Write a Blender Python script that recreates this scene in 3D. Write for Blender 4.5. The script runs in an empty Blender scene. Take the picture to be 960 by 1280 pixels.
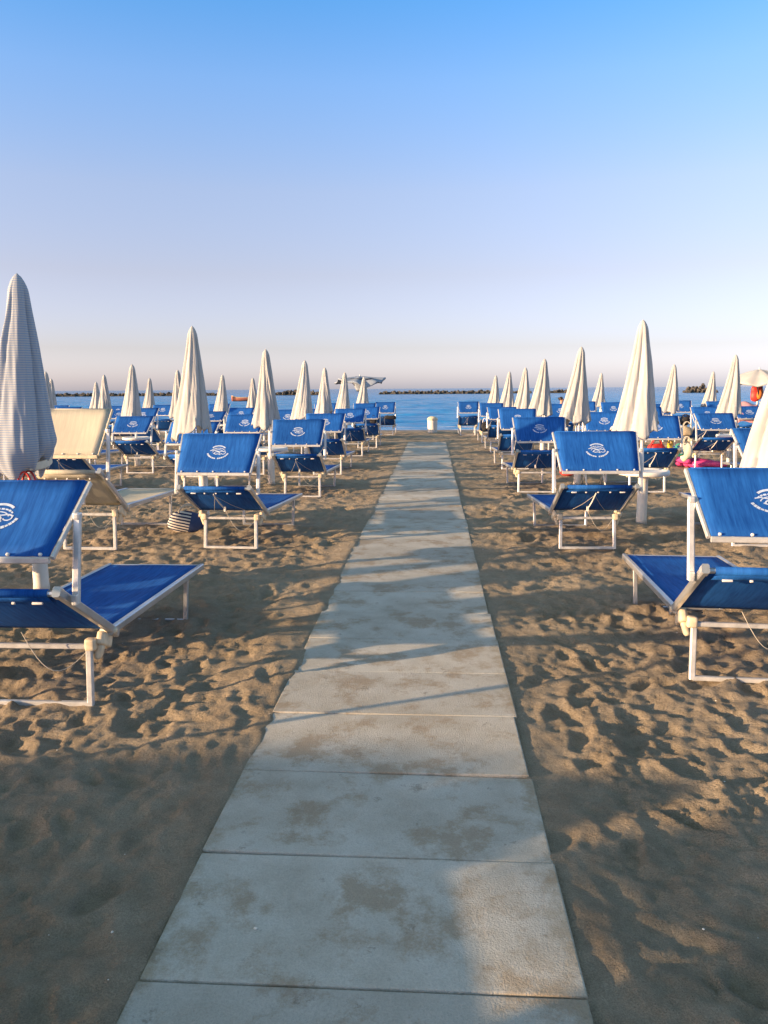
import bpy, bmesh, math, random
import numpy as np
from mathutils import Vector, Matrix, Quaternion

random.seed(7)
scene = bpy.context.scene
COL = scene.collection
PI = math.pi

# ------------------------------------------------------------------ helpers
def tag(o, label=None, cat=None, group=None, kind=None):
    if label: o['label'] = label
    if cat: o['category'] = cat
    if group: o['group'] = group
    if kind: o['kind'] = kind
    return o

def empty(name, loc=(0, 0, 0), rz=0.0):
    o = bpy.data.objects.new(name, None)
    COL.objects.link(o)
    o.location = loc
    o.rotation_euler = (0, 0, rz)
    o.empty_display_size = 0.1
    return o

def children(o):
    return [c for c in bpy.data.objects if c.parent is o]

def copy_tree(o, parent=None, kids=None):
    c = o.copy()
    COL.objects.link(c)
    c.parent = parent
    for ch in (kids[o.name] if o.name in kids else []):
        copy_tree(ch, c, kids)
    return c

def tree_index(root):
    idx = {}
    allo = list(bpy.data.objects)
    def rec(o):
        ks = [c for c in allo if c.parent is o]
        idx[o.name] = ks
        for k in ks: rec(k)
    rec(root)
    return idx

def link_mesh(name, bm, mat, parent=None, smooth=False, mat2=None):
    me = bpy.data.meshes.new(name)
    bmesh.ops.recalc_face_normals(bm, faces=bm.faces[:])
    bm.to_mesh(me); bm.free()
    if smooth:
        for p in me.polygons: p.use_smooth = True
    me.materials.append(mat)
    if mat2: me.materials.append(mat2)
    o = bpy.data.objects.new(name, me)
    COL.objects.link(o)
    if parent: o.parent = parent
    return o

def np_mesh(name, verts, faces, mat, parent=None, smooth=True):
    me = bpy.data.meshes.new(name)
    me.from_pydata([tuple(v) for v in verts], [], [tuple(f) for f in faces])
    if smooth:
        for p in me.polygons: p.use_smooth = True
    me.materials.append(mat)
    o = bpy.data.objects.new(name, me)
    COL.objects.link(o)
    if parent: o.parent = parent
    return o

def grid_mesh(name, P, mat, parent=None, smooth=True):
    """P : (ny, nx, 3) array of points"""
    ny, nx = P.shape[:2]
    me = bpy.data.meshes.new(name)
    V = P.reshape(-1, 3)
    me.vertices.add(len(V)); me.vertices.foreach_set('co', V.astype(np.float32).ravel())
    i = np.arange((ny - 1) * (nx - 1)); r = i // (nx - 1); c = i % (nx - 1)
    a = r * nx + c
    F = np.stack([a, a + 1, a + nx + 1, a + nx], 1)
    me.loops.add(F.size); me.loops.foreach_set('vertex_index', F.astype(np.int32).ravel())
    me.polygons.add(len(F))
    me.polygons.foreach_set('loop_start', (np.arange(len(F)) * 4).astype(np.int32))
    me.polygons.foreach_set('loop_total', np.full(len(F), 4, np.int32))
    me.polygons.foreach_set('use_smooth', np.full(len(F), smooth, bool))
    me.update(calc_edges=True); me.validate()
    me.materials.append(mat)
    o = bpy.data.objects.new(name, me)
    COL.objects.link(o)
    if parent: o.parent = parent
    return o

def add_box(bm, c, s, rot=None, bevel=0.0):
    m = Matrix.Translation(Vector(c))
    if rot is not None: m = m @ rot.to_4x4()
    r = bmesh.ops.create_cube(bm, size=1.0, matrix=m @ Matrix.Diagonal((s[0], s[1], s[2], 1)))
    if bevel > 0:
        es = {e for v in r['verts'] for e in v.link_edges}
        bmesh.ops.bevel(bm, geom=list(es), offset=bevel, segments=2, affect='EDGES', profile=0.6)

def add_tube(bm, pts, r, n=8, squash=None, cap=True, phase=0.0):
    """sweep a (round or squarish) section along a polyline.  squash=(a,b) gives a rectangular tube half-sizes"""
    pts = [Vector(p) for p in pts]
    rings = []
    prevn = None
    for i, p in enumerate(pts):
        if i == 0: d = pts[1] - p
        elif i == len(pts) - 1: d = p - pts[i - 1]
        else: d = (pts[i + 1] - p).normalized() + (p - pts[i - 1]).normalized()
        d.normalize()
        if prevn is None:
            up = Vector((0, 0, 1)) if abs(d.z) < 0.9 else Vector((0, 1, 0))
            nn = (up - d * up.dot(d)).normalized()
        else:
            nn = (prevn - d * prevn.dot(d)).normalized()
        prevn = nn
        b = d.cross(nn)
        ring = []
        sc = 1.0
        if 0 < i < len(pts) - 1:
            d0 = (pts[i] - pts[i - 1]).normalized()
            sc = 1.0 / max(0.6, d0.dot(d))
        if squash:
            a, c = squash
            prof = []
            k = 0.32
            for (sx, sy) in ((1, 1), (-1, 1), (-1, -1), (1, -1)):
                if sx * sy > 0:
                    prof += [(sx * a, sy * c * (1 - k)), (sx * a * (1 - k), sy * c)]
                else:
                    prof += [(sx * a * (1 - k), sy * c), (sx * a, sy * c * (1 - k))]
            for (u, w) in prof:
                ring.append(bm.verts.new(p + nn * u * sc + b * w * sc))
        else:
            rr = r[i] if isinstance(r, (list, tuple)) else r
            for j in range(n):
                a = phase + 2 * PI * j / n
                ring.append(bm.verts.new(p + (nn * math.cos(a) + b * math.sin(a)) * rr * sc))
        rings.append(ring)
    m = len(rings[0])
    for i in range(len(rings) - 1):
        for j in range(m):
            bm.faces.new((rings[i][j], rings[i][(j + 1) % m], rings[i + 1][(j + 1) % m], rings[i + 1][j]))
    if cap:
        bm.faces.new(rings[0]); bm.faces.new(list(reversed(rings[-1])))

def add_lathe(bm, prof, c=(0, 0, 0), n=24, close=True):
    rings = []
    for (r, z) in prof:
        rings.append([bm.verts.new((c[0] + r * math.cos(2 * PI * j / n), c[1] + r * math.sin(2 * PI * j / n), c[2] + z)) for j in range(n)])
    for i in range(len(rings) - 1):
        for j in range(n):
            bm.faces.new((rings[i][j], rings[i][(j + 1) % n], rings[i + 1][(j + 1) % n], rings[i + 1][j]))
    if close:
        bm.faces.new(rings[0]); bm.faces.new(rings[-1])

def add_sheet(bm, f, nu, nv, thick):
    """closed cloth slab from f(u,v) -> Vector, u,v in 0..1"""
    top, bot = [], []
    e = 1e-3
    for j in range(nv + 1):
        rt, rb = [], []
        for i in range(nu + 1):
            u, v = i / nu, j / nv
            p = f(u, v)
            du = f(min(1, u + e), v) - f(max(0, u - e), v)
            dv = f(u, min(1, v + e)) - f(u, max(0, v - e))
            nrm = du.cross(dv).normalized()
            rt.append(bm.verts.new(p + nrm * thick / 2)); rb.append(bm.verts.new(p - nrm * thick / 2))
        top.append(rt); bot.append(rb)
    for j in range(nv):
        for i in range(nu):
            bm.faces.new((top[j][i], top[j][i + 1], top[j + 1][i + 1], top[j + 1][i]))
            bm.faces.new((bot[j][i], bot[j + 1][i], bot[j + 1][i + 1], bot[j][i + 1]))
    for i in range(nu):
        bm.faces.new((top[0][i], bot[0][i], bot[0][i + 1], top[0][i + 1]))
        bm.faces.new((top[nv][i], top[nv][i + 1], bot[nv][i + 1], bot[nv][i]))
    for j in range(nv):
        bm.faces.new((top[j][0], top[j + 1][0], bot[j + 1][0], bot[j][0]))
        bm.faces.new((top[j][nu], bot[j][nu], bot[j + 1][nu], top[j + 1][nu]))

# ------------------------------------------------------------------ materials
class NT:
    def __init__(s, name):
        s.m = bpy.data.materials.new(name); s.m.use_nodes = True
        s.t = s.m.node_tree; s.t.nodes.clear()
        s.out = s.t.nodes.new('ShaderNodeOutputMaterial')
        s.b = s.t.nodes.new('ShaderNodeBsdfPrincipled')
        s.t.links.new(s.b.outputs[0], s.out.inputs[0])
    def n(s, typ, **kw):
        x = s.t.nodes.new(typ)
        for k, v in kw.items():
            if k.startswith('i_'): x.inputs[k[2:].replace('_', ' ')].default_value = v
            else: setattr(x, k, v)
        return x
    def l(s, a, b): s.t.links.new(a, b)
    def coord(s, which='Object', scale=(1, 1, 1)):
        c = s.n('ShaderNodeTexCoord'); m = s.n('ShaderNodeMapping')
        m.inputs['Scale'].default_value = scale
        s.l(c.outputs[which], m.inputs[0]); return m.outputs[0]
    def noise(s, vec, scale, detail=4, rough=0.5):
        x = s.n('ShaderNodeTexNoise'); x.inputs['Scale'].default_value = scale
        x.inputs['Detail'].default_value = detail; x.inputs['Roughness'].default_value = rough
        if vec is not None: s.l(vec, x.inputs['Vector'])
        return x.outputs['Fac']
    def ramp(s, fac, stops):
        r = s.n('ShaderNodeValToRGB'); el = r.color_ramp.elements
        while len(el) < len(stops): el.new(0.5)
        for e, (p, c) in zip(el, stops):
            e.position = p; e.color = (c if len(c) == 4 else (*c, 1))
        s.l(fac, r.inputs[0]); return r.outputs[0]
    def mix(s, fac, a, b, blend='MIX'):
        x = s.n('ShaderNodeMix', data_type='RGBA', blend_type=blend)
        if hasattr(fac, 'links') or hasattr(fac, 'is_linked'): s.l(fac, x.inputs[0])
        else: x.inputs[0].default_value = fac
        for k, v in ((6, a), (7, b)):
            if hasattr(v, 'is_linked'): s.l(v, x.inputs[k])
            else: x.inputs[k].default_value = (*v, 1) if len(v) == 3 else v
        return x.outputs[2]
    def math(s, op, a, b=0.0, clamp=False):
        x = s.n('ShaderNodeMath', operation=op); x.use_clamp = clamp
        for k, v in ((0, a), (1, b)):
            if hasattr(v, 'is_linked'): s.l(v, x.inputs[k])
            else: x.inputs[k].default_value = v
        return x.outputs[0]
    def bump(s, h, strength=0.3, dist=0.01):
        x = s.n('ShaderNodeBump'); x.inputs['Strength'].default_value = strength
        x.inputs['Distance'].default_value = dist
        s.l(h, x.inputs['Height']); s.l(x.outputs[0], s.b.inputs['Normal'])
        return x
    def base(s, v):
        if hasattr(v, 'is_linked'): s.l(v, s.b.inputs['Base Color'])
        else: s.b.inputs['Base Color'].default_value = (*v, 1)
    def set(s, **kw):
        for k, v in kw.items(): s.b.inputs[k.replace('_', ' ')].default_value = v
    def translucent(s, colour, w):
        t = s.n('ShaderNodeBsdfTranslucent')
        if hasattr(colour, 'is_linked'): s.l(colour, t.inputs[0])
        else: t.inputs[0].default_value = (*colour, 1)
        mx = s.n('ShaderNodeMixShader'); mx.inputs[0].default_value = w
        s.l(s.b.outputs[0], mx.inputs[1]); s.l(t.outputs[0], mx.inputs[2])
        s.l(mx.outputs[0], s.out.inputs[0])

def simple(name, col, rough=0.6, metal=0.0, var=0.12, scale=9.0, bump=0.0, spec=0.4):
    t = NT(name)
    v = t.coord('Object')
    nz = t.noise(v, scale, 5, 0.6)
    d = tuple(max(0, c * (1 - var)) for c in col); u = tuple(min(1, c * (1 + var)) for c in col)
    t.base(t.ramp(nz, [(0.3, d), (0.7, u)]))
    t.set(Roughness=rough, Metallic=metal, Specular_IOR_Level=spec)
    if bump: t.bump(nz, bump, 0.01)
    return t.m

def weave(name, dark, light, trans, streak=60.0, spec=0.15):
    """woven mesh cloth: fine thread streaks, slow fading, a little light through"""
    t = NT(name)
    v1 = t.coord('Object', (streak, 5, 5)); v2 = t.coord('Object')
    oi = t.n('ShaderNodeObjectInfo')
    a = t.noise(v1, 1.0, 3, 0.7); b = t.noise(v2, 3.0, 3, 0.5)
    f = t.math('ADD', t.math('MULTIPLY', a, 0.65), t.math('MULTIPLY', b, 0.35))
    c = t.ramp(f, [(0.33, dark), (0.66, light)])
    hv = t.n('ShaderNodeHueSaturation')
    t.l(c, hv.inputs['Color'])
    t.l(t.math('ADD', t.math('MULTIPLY', oi.outputs['Random'], 0.22), 0.9), hv.inputs['Value'])
    t.base(hv.outputs[0])
    t.set(Roughness=0.75, Specular_IOR_Level=spec)
    wv = t.noise(t.coord('Object', (1, 1, 1)), 420, 1, 0.5)
    t.bump(wv, 0.25, 0.002)
    t.translucent(hv.outputs[0], trans)
    return t.m

M = {}
M['blue'] = weave('blue_mesh_fabric', (0.006, 0.065, 0.30), (0.022, 0.15, 0.53), 0.16)
M['cream'] = weave('cream_mesh_fabric', (0.56, 0.52, 0.42), (0.70, 0.65, 0.53), 0.30)
M['logo'] = simple('white_print', (0.46, 0.56, 0.72), 0.8, var=0.18, scale=60)
M['alu'] = simple('painted_aluminium_tube', (0.62, 0.62, 0.61), 0.38, 0.40, var=0.2, scale=14, bump=0.05)
M['rail'] = simple('satin_aluminium_rail', (0.50, 0.51, 0.52), 0.30, 0.65, var=0.12, scale=5)
M['plastic'] = simple('cream_weathered_plastic', (0.66, 0.56, 0.40), 0.5, var=0.22, scale=22, bump=0.15)
M['toggle'] = simple('white_plastic_toggle', (0.72, 0.71, 0.68), 0.45, var=0.08)
M['cord'] = simple('off_white_cord', (0.52, 0.48, 0.40), 0.8, var=0.15, scale=40)
M['white'] = simple('white_plastic', (0.74, 0.72, 0.67), 0.42, var=0.08, scale=5)
M['black'] = simple('black_cloth', (0.02, 0.02, 0.024), 0.8, var=0.3, scale=20)
M['red'] = simple('red_plastic', (0.55, 0.04, 0.03), 0.5, var=0.15)
M['yellow'] = simple('yellow_plastic', (0.72, 0.45, 0.05), 0.5, var=0.1)
M['green'] = simple('green_plastic', (0.06, 0.36, 0.28), 0.5, var=0.1)
M['orange'] = simple('orange_plastic', (0.72, 0.20, 0.03), 0.5, var=0.1)
M['pink'] = simple('pink_vinyl', (0.70, 0.07, 0.27), 0.35, var=0.18, scale=8)
M['pinkcloth'] = simple('pale_pink_towel', (0.66, 0.33, 0.34), 0.9, var=0.15, scale=14, bump=0.3)
M['beige'] = simple('beige_canvas', (0.52, 0.42, 0.28), 0.9, var=0.2, scale=14, bump=0.3)
M['offwhite'] = simple('off_white_cotton', (0.70, 0.62, 0.48), 0.9, var=0.12, scale=10, bump=0.3)
M['skin'] = simple('sunlit_skin', (0.50, 0.27, 0.18), 0.55, var=0.08)  # even skin tone of the bather
M['hair'] = simple('dark_hair', (0.025, 0.016, 0.012), 0.6, var=0.4, scale=60)
M['boatred'] = simple('worn_red_boat_paint', (0.36, 0.13, 0.08), 0.5, var=0.2)
M['wood'] = simple('bleached_boat_wood', (0.52, 0.38, 0.24), 0.7, var=0.2)
M['shell'] = simple('shell_fragment_white', (0.75, 0.72, 0.66), 0.5, var=0.1)

def umbrella_cloth():
    t = NT('cream_umbrella_canvas')
    v = t.coord('Object')
    a = t.noise(v, 3.0, 5, 0.6); b = t.noise(v, 260, 2, 0.6)
    c = t.ramp(a, [(0.3, (0.47, 0.475, 0.465)), (0.72, (0.56, 0.57, 0.575))])
    oi = t.n('ShaderNodeObjectInfo')
    hv = t.n('ShaderNodeHueSaturation'); t.l(c, hv.inputs['Color'])
    t.l(t.math('ADD', t.math('MULTIPLY', oi.outputs['Random'], 0.14), 0.93), hv.inputs['Value'])
    t.base(hv.outputs[0]); t.set(Roughness=0.85, Specular_IOR_Level=0.15)
    t.bump(t.math('ADD', t.math('MULTIPLY', a, 2.5), b), 0.35, 0.004)
    t.translucent(hv.outputs[0], 0.18)
    return t.m
M['canvas'] = umbrella_cloth()

def striped_cloth(name, c1, c2, freq, axis=2, trans=0.18, thin=0.5, plain=None):
    t = NT(name)
    tc = t.n('ShaderNodeTexCoord'); sx = t.n('ShaderNodeSeparateXYZ'); t.l(tc.outputs['Object'], sx.inputs[0])
    nz = t.noise(tc.outputs['Object'], 4, 4, 0.6)
    z = t.math('ADD', t.math('MULTIPLY', sx.outputs[axis], freq), t.math('MULTIPLY', nz, 0.5))
    s = t.math('FRACT', z)
    k = t.math('GREATER_THAN', s, thin)
    c = t.mix(k, c1, c2)
    if plain:
        c = t.mix(t.math('GREATER_THAN', sx.outputs[0], 0.03), c, plain)
    t.base(c); t.set(Roughness=0.85, Specular_IOR_Level=0.15)
    t.bump(nz, 0.25, 0.006)
    if trans: t.translucent(c, trans)
    return t.m
M['greycanvas'] = simple('grey_blue_weathered_canvas', (0.27, 0.32, 0.40), 0.85, var=0.15, scale=4, bump=0.2)  # tone of the shaded underside painted into the cloth colour
M['gridcanvas'] = striped_cloth('fine_blue_lined_canvas', (0.47, 0.49, 0.51), (0.27, 0.36, 0.52), 58.0, 2, 0.15, 0.62)
M['navystripe'] = striped_cloth('navy_striped_bag_cloth', (0.62, 0.60, 0.56), (0.02, 0.03, 0.09), 30.0, 2, 0.0, 0.5, (0.05, 0.08, 0.19))

def sand_material():
    t = NT('beach_sand')
    tc = t.n('ShaderNodeTexCoord'); v = tc.outputs['Object']
    sx = t.n('ShaderNodeSeparateXYZ'); t.l(v, sx.inputs[0])
    big = t.noise(v, 0.9, 5, 0.6); mid = t.noise(v, 7, 5, 0.65); fine = t.noise(v, 210, 3, 0.7); grain = t.noise(v, 900, 2, 0.8)
    c = t.ramp(t.math('ADD', t.math('MULTIPLY', big, 0.5), t.math('MULTIPLY', mid, 0.5)),
               [(0.32, (0.25, 0.195, 0.135)), (0.5, (0.37, 0.295, 0.210)), (0.68, (0.47, 0.385, 0.285))])
    g = t.ramp(fine, [(0.3, (0.66, 0.66, 0.66)), (0.7, (1.28, 1.28, 1.28))])
    c = t.mix(1.0, c, g, 'MULTIPLY')
    sp = t.ramp(grain, [(0.70, (0, 0, 0)), (0.78, (1, 1, 1))])
    c = t.mix(t.math('MULTIPLY', sp, 0.35), c, (0.55, 0.50, 0.42))
    dk = t.ramp(t.noise(v, 650, 2, 0.8), [(0.24, (1, 1, 1)), (0.31, (0, 0, 0))])
    c = t.mix(t.math('MULTIPLY', dk, 0.4), c, (0.07, 0.055, 0.04))
    wet = t.n('ShaderNodeMapRange'); wet.inputs[1].default_value = 32.0; wet.inputs[2].default_value = 33.8
    wy = t.math('ADD', sx.outputs[1], t.math('MULTIPLY', big, 1.2)); t.l(wy, wet.inputs[0])
    c = t.mix(t.math('MULTIPLY', wet.outputs[0], 0.55), c, (0.10, 0.078, 0.055))
    t.base(c)
    t.l(t.math('SUBTRACT', 0.92, t.math('MULTIPLY', wet.outputs[0], 0.55)), t.b.inputs['Roughness'])
    t.set(Specular_IOR_Level=0.25)
    hgt = t.math('ADD', t.math('ADD', t.math('MULTIPLY', t.noise(v, 30, 6, 0.75), 1.0), t.math('MULTIPLY', t.noise(v, 11, 4, 0.6), 1.2)), t.math('MULTIPLY', fine, 0.30))
    t.bump(hgt, 1.0, 0.026)
    return t.m

def slab_material():
    t = NT('cast_concrete_slab')
    tc = t.n('ShaderNodeTexCoord'); v = tc.outputs['Object']
    at = t.n('ShaderNodeAttribute'); at.attribute_name = 'slab_tone'
    big = t.noise(v, 1.6, 6, 0.65); mid = t.noise(v, 5.5, 7, 0.68); fine = t.noise(v, 160, 3, 0.7)
    c = t.ramp(t.math('ADD', t.math('MULTIPLY', big, 0.55), t.math('MULTIPLY', mid, 0.45)),
               [(0.30, (0.36, 0.32, 0.26)), (0.48, (0.50, 0.47, 0.41)), (0.66, (0.60, 0.58, 0.53))])
    # ground-in sand and rusty stains
    st = t.ramp(t.noise(v, 3.1, 8, 0.72), [(0.50, (0, 0, 0)), (0.60, (1, 1, 1))])
    c = t.mix(t.math('MULTIPLY', st, 0.72), c, (0.33, 0.25, 0.165))
    st2 = t.ramp(t.noise(v, 11, 7, 0.75), [(0.60, (0, 0, 0)), (0.68, (1, 1, 1))])
    c = t.mix(t.math('MULTIPLY', st2, 0.55), c, (0.15, 0.115, 0.08))
    # sand trodden in along both edges and the joints
    sx = t.n('ShaderNodeSeparateXYZ'); t.l(v, sx.inputs[0])
    ed = t.math('ABSOLUTE', t.math('ADD', sx.outputs[0], 0.1975))
    em = t.n('ShaderNodeMapRange'); em.inputs[1].default_value = 0.44; em.inputs[2].default_value = 0.70; t.l(ed, em.inputs[0])
    ef = t.ramp(t.math('ADD', t.math('MULTIPLY', em.outputs[0], 0.42), t.math('MULTIPLY', t.noise(v, 7, 7, 0.75), 0.62)), [(0.50, (0, 0, 0)), (0.60, (1, 1, 1))])
    c = t.mix(t.math('MULTIPLY', ef, 0.62), c, (0.33, 0.26, 0.17))
    sc_ = t.noise(t.coord('Object', (2.2, 30, 1)), 1.0, 4, 0.7)
    c = t.mix(t.math('MULTIPLY', t.ramp(sc_, [(0.62, (0, 0, 0)), (0.70, (1, 1, 1))]), 0.25), c, (0.56, 0.54, 0.50))
    gr = t.ramp(t.noise(v, 330, 2, 0.8), [(0.64, (0, 0, 0)), (0.70, (1, 1, 1))])
    c = t.mix(t.math('MULTIPLY', gr, 0.35), c, (0.16, 0.13, 0.09))
    c = t.mix(1.0, c, t.ramp(fine, [(0.3, (0.86, 0.86, 0.86)), (0.7, (1.1, 1.1, 1.1))]), 'MULTIPLY')
    hv = t.n('ShaderNodeHueSaturation'); t.l(c, hv.inputs['Color']); t.l(at.outputs['Fac'], hv.inputs['Value'])
    t.base(hv.outputs[0]); t.set(Roughness=0.7, Specular_IOR_Level=0.3)
    t.bump(t.math('ADD', t.math('MULTIPLY', mid, 1.6), t.math('MULTIPLY', fine, 1.5)), 0.6, 0.006)
    return t.m

def sea_material():
    t = NT('sea_water')
    tc = t.n('ShaderNodeTexCoord'); v = tc.outputs['Object']
    sx = t.n('ShaderNodeSeparateXYZ'); t.l(v, sx.inputs[0])
    mp = t.n('ShaderNodeMapping'); mp.inputs['Scale'].default_value = (0.35, 1.0, 1.0); t.l(v, mp.inputs[0])
    a = t.noise(mp.outputs[0], 0.9, 6, 0.62); b = t.noise(mp.outputs[0], 0.06, 4, 0.6)
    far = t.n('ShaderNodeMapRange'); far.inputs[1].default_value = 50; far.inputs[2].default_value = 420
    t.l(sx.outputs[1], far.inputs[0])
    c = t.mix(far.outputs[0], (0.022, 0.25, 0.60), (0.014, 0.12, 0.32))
    c = t.mix(1.0, c, t.ramp(b, [(0.3, (0.85, 0.88, 0.92)), (0.7, (1.12, 1.1, 1.08))]), 'MULTIPLY')
    # broken foam line where the ripples reach the sand
    fy = t.math('ADD', sx.outputs[1], t.math('MULTIPLY', t.noise(mp.outputs[0], 0.35, 3, 0.5), 3.0))
    d1 = t.math('ABSOLUTE', t.math('SUBTRACT', fy, 35.6)); d2 = t.math('ABSOLUTE', t.math('SUBTRACT', fy, 38.2))
    f1 = t.math('LESS_THAN', d1, 0.16); f2 = t.math('LESS_THAN', d2, 0.12)
    fo = t.math('MULTIPLY', t.math('MAXIMUM', f1, f2), t.ramp(t.noise(v, 1.2, 5, 0.7), [(0.42, (0, 0, 0)), (0.52, (1, 1, 1))]))
    c = t.mix(t.math('MULTIPLY', fo, 0.7), c, (0.75, 0.77, 0.78))
    t.base(c); t.set(Roughness=0.2, Specular_IOR_Level=0.15, IOR=1.33)
    t.bump(a, 1.0, 0.35)
    return t.m

def rock_material():
    t = NT('breakwater_rock')
    tc = t.n('ShaderNodeTexCoord'); g = t.n('ShaderNodeNewGeometry')
    nz = t.noise(tc.outputs['Object'], 0.7, 6, 0.65)
    sx = t.n('ShaderNodeSeparateXYZ'); t.l(g.outputs['Position'], sx.inputs[0])
    c = t.ramp(nz, [(0.3, (0.045, 0.042, 0.038)), (0.55, (0.085, 0.078, 0.068)), (0.78, (0.20, 0.175, 0.145))])
    wl = t.n('ShaderNodeMapRange'); wl.inputs[1].default_value = 0.55; wl.inputs[2].default_value = -0.1; t.l(sx.outputs[2], wl.inputs[0])
    c = t.mix(t.math('MULTIPLY', wl.outputs[0], 0.75), c, (0.025, 0.026, 0.022))
    t.base(c); t.set(Roughness=0.9)
    t.bump(nz, 0.8, 0.3)
    return t.m

M['sand'] = sand_material(); M['slab'] = slab_material(); M['sea'] = sea_material(); M['rock'] = rock_material()

# ------------------------------------------------------------------ camera
IW, IH, F = 960.0, 1280.0, 960.0
CAMZ = 1.60
VPX, HORY, ROLL = 543.0, 485.8, math.radians(0.38)
pitch = math.atan((640 - HORY) / F)
yaw = math.atan((VPX - 480) / F * math.cos(pitch))
fwd = Vector((-math.sin(yaw) * math.cos(pitch), math.cos(yaw) * math.cos(pitch), -math.sin(pitch)))
right = fwd.cross(Vector((0, 0, 1))).normalized()
up = right.cross(fwd).normalized()
r2 = right * math.cos(ROLL) - up * math.sin(ROLL)
u2 = up * math.cos(ROLL) + right * math.sin(ROLL)
right, up = r2, u2
camd = bpy.data.cameras.new('camera'); cam = bpy.data.objects.new('camera', camd); COL.objects.link(cam)
mw = Matrix((right, up, -fwd)).transposed().to_4x4(); mw.translation = Vector((0, 0, CAMZ))
cam.matrix_world = mw
camd.sensor_fit = 'HORIZONTAL'; camd.sensor_width = 36.0; camd.lens = 36.0 * F / IW
camd.clip_start = 0.05; camd.clip_end = 20000
scene.camera = cam
CP = Vector((0, 0, CAMZ))

def ray(px, py):
    return (fwd + right * ((px - IW / 2) / F) - up * ((py - IH / 2) / F))
def gz(y):
    z = 0.0
    if y > 6: z -= 0.006 * (y - 6)
    if y > 33: z -= 0.040 * (y - 33)
    return max(z, -1.6)
def ground_at(px, py):
    d = ray(px, py); t = CAMZ / -d.z
    for _ in range(12):
        p = CP + d * t
        t = (CAMZ - gz(p.y)) / -d.z
    p = CP + d * t
    return p
def at_depth(px, py, Y):
    d = ray(px, py); return CP + d * (Y / d.y)

# ------------------------------------------------------------------ sand
PATH_X0, PATH_X1, PATH_END = -0.80, 0.405, 24.6
RES = 0.0165; TS = 1000; TL = RES * TS      # 16.5 m tile
rng = np.random.default_rng(11)
def fft_noise(n, lo, hi, power):
    k = np.fft.fftfreq(n, d=RES)
    kx, ky = np.meshgrid(k, k); kk = np.hypot(kx, ky)
    amp = np.where((kk > 1 / hi) & (kk < 1 / lo), 1.0 / np.maximum(kk, 1e-6) ** power, 0)
    ph = rng.uniform(0, 2 * PI, (n, n))
    h = np.real(np.fft.ifft2(amp * np.exp(1j * ph)))
    return h / h.std()
H = 0.012 * fft_noise(TS, 0.30, 1.8, 1.1) + 0.0078 * fft_noise(TS, 0.06, 0.35, 1.0)
# footprints: trodden hollows with pushed-up rims
n_foot = 4600
R = 34
yy, xx = np.mgrid[-R:R + 1, -R:R + 1] * RES
for i in range(n_foot):
    cx, cy = rng.integers(0, TS, 2)
    a = rng.normal(PI / 2, 0.7); L = rng.uniform(0.065, 0.135); W = rng.uniform(0.030, 0.058); dep = rng.uniform(0.010, 0.036)
    u = xx * math.cos(a) + yy * math.sin(a); w = -xx * math.sin(a) + yy * math.cos(a)
    w = w + 0.25 * (u / L) ** 2 * 0.03
    q = np.sqrt((u / L) ** 2 + (w / W) ** 2)
    st = -dep * (1 / (1 + np.exp((q - 1) * 7))) + dep * 0.55 * np.exp(-((q - 1.38) / 0.30) ** 2) * (1 + 0.5 * np.sin(math.atan2(1, 2) + 3 * u / L))
    iy = (cy + np.arange(-R, R + 1)) % TS; ix = (cx + np.arange(-R, R + 1)) % TS
    old = H[np.ix_(iy, ix)]
    H[np.ix_(iy, ix)] = old * (1 - 0.75 / (1 + np.exp((q - 1.0) * 6))) + st
H += 0.0032 * fft_noise(TS, 0.034, 0.12, 0.9)
cr = fft_noise(TS, 0.034, 0.09, 0.2) + 0.9 * fft_noise(TS, 0.4, 2.0, 0.6)
H += 0.010 * np.clip(cr - 1.3, 0, 1.6)      # crumbs and clods here and there
H -= H.mean()
def sample_H(x, y):
    fx = (np.asarray(x) / RES) % TS; fy = (np.asarray(y) / RES) % TS
    x0 = np.floor(fx).astype(int); y0 = np.floor(fy).astype(int); tx = fx - x0; ty = fy - y0
    x0 %= TS; y0 %= TS; x1 = (x0 + 1) % TS; y1 = (y0 + 1) % TS
    return (H[y0, x0] * (1 - tx) * (1 - ty) + H[y0, x1] * tx * (1 - ty) + H[y1, x0] * (1 - tx) * ty + H[y1, x1] * tx * ty)
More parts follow.
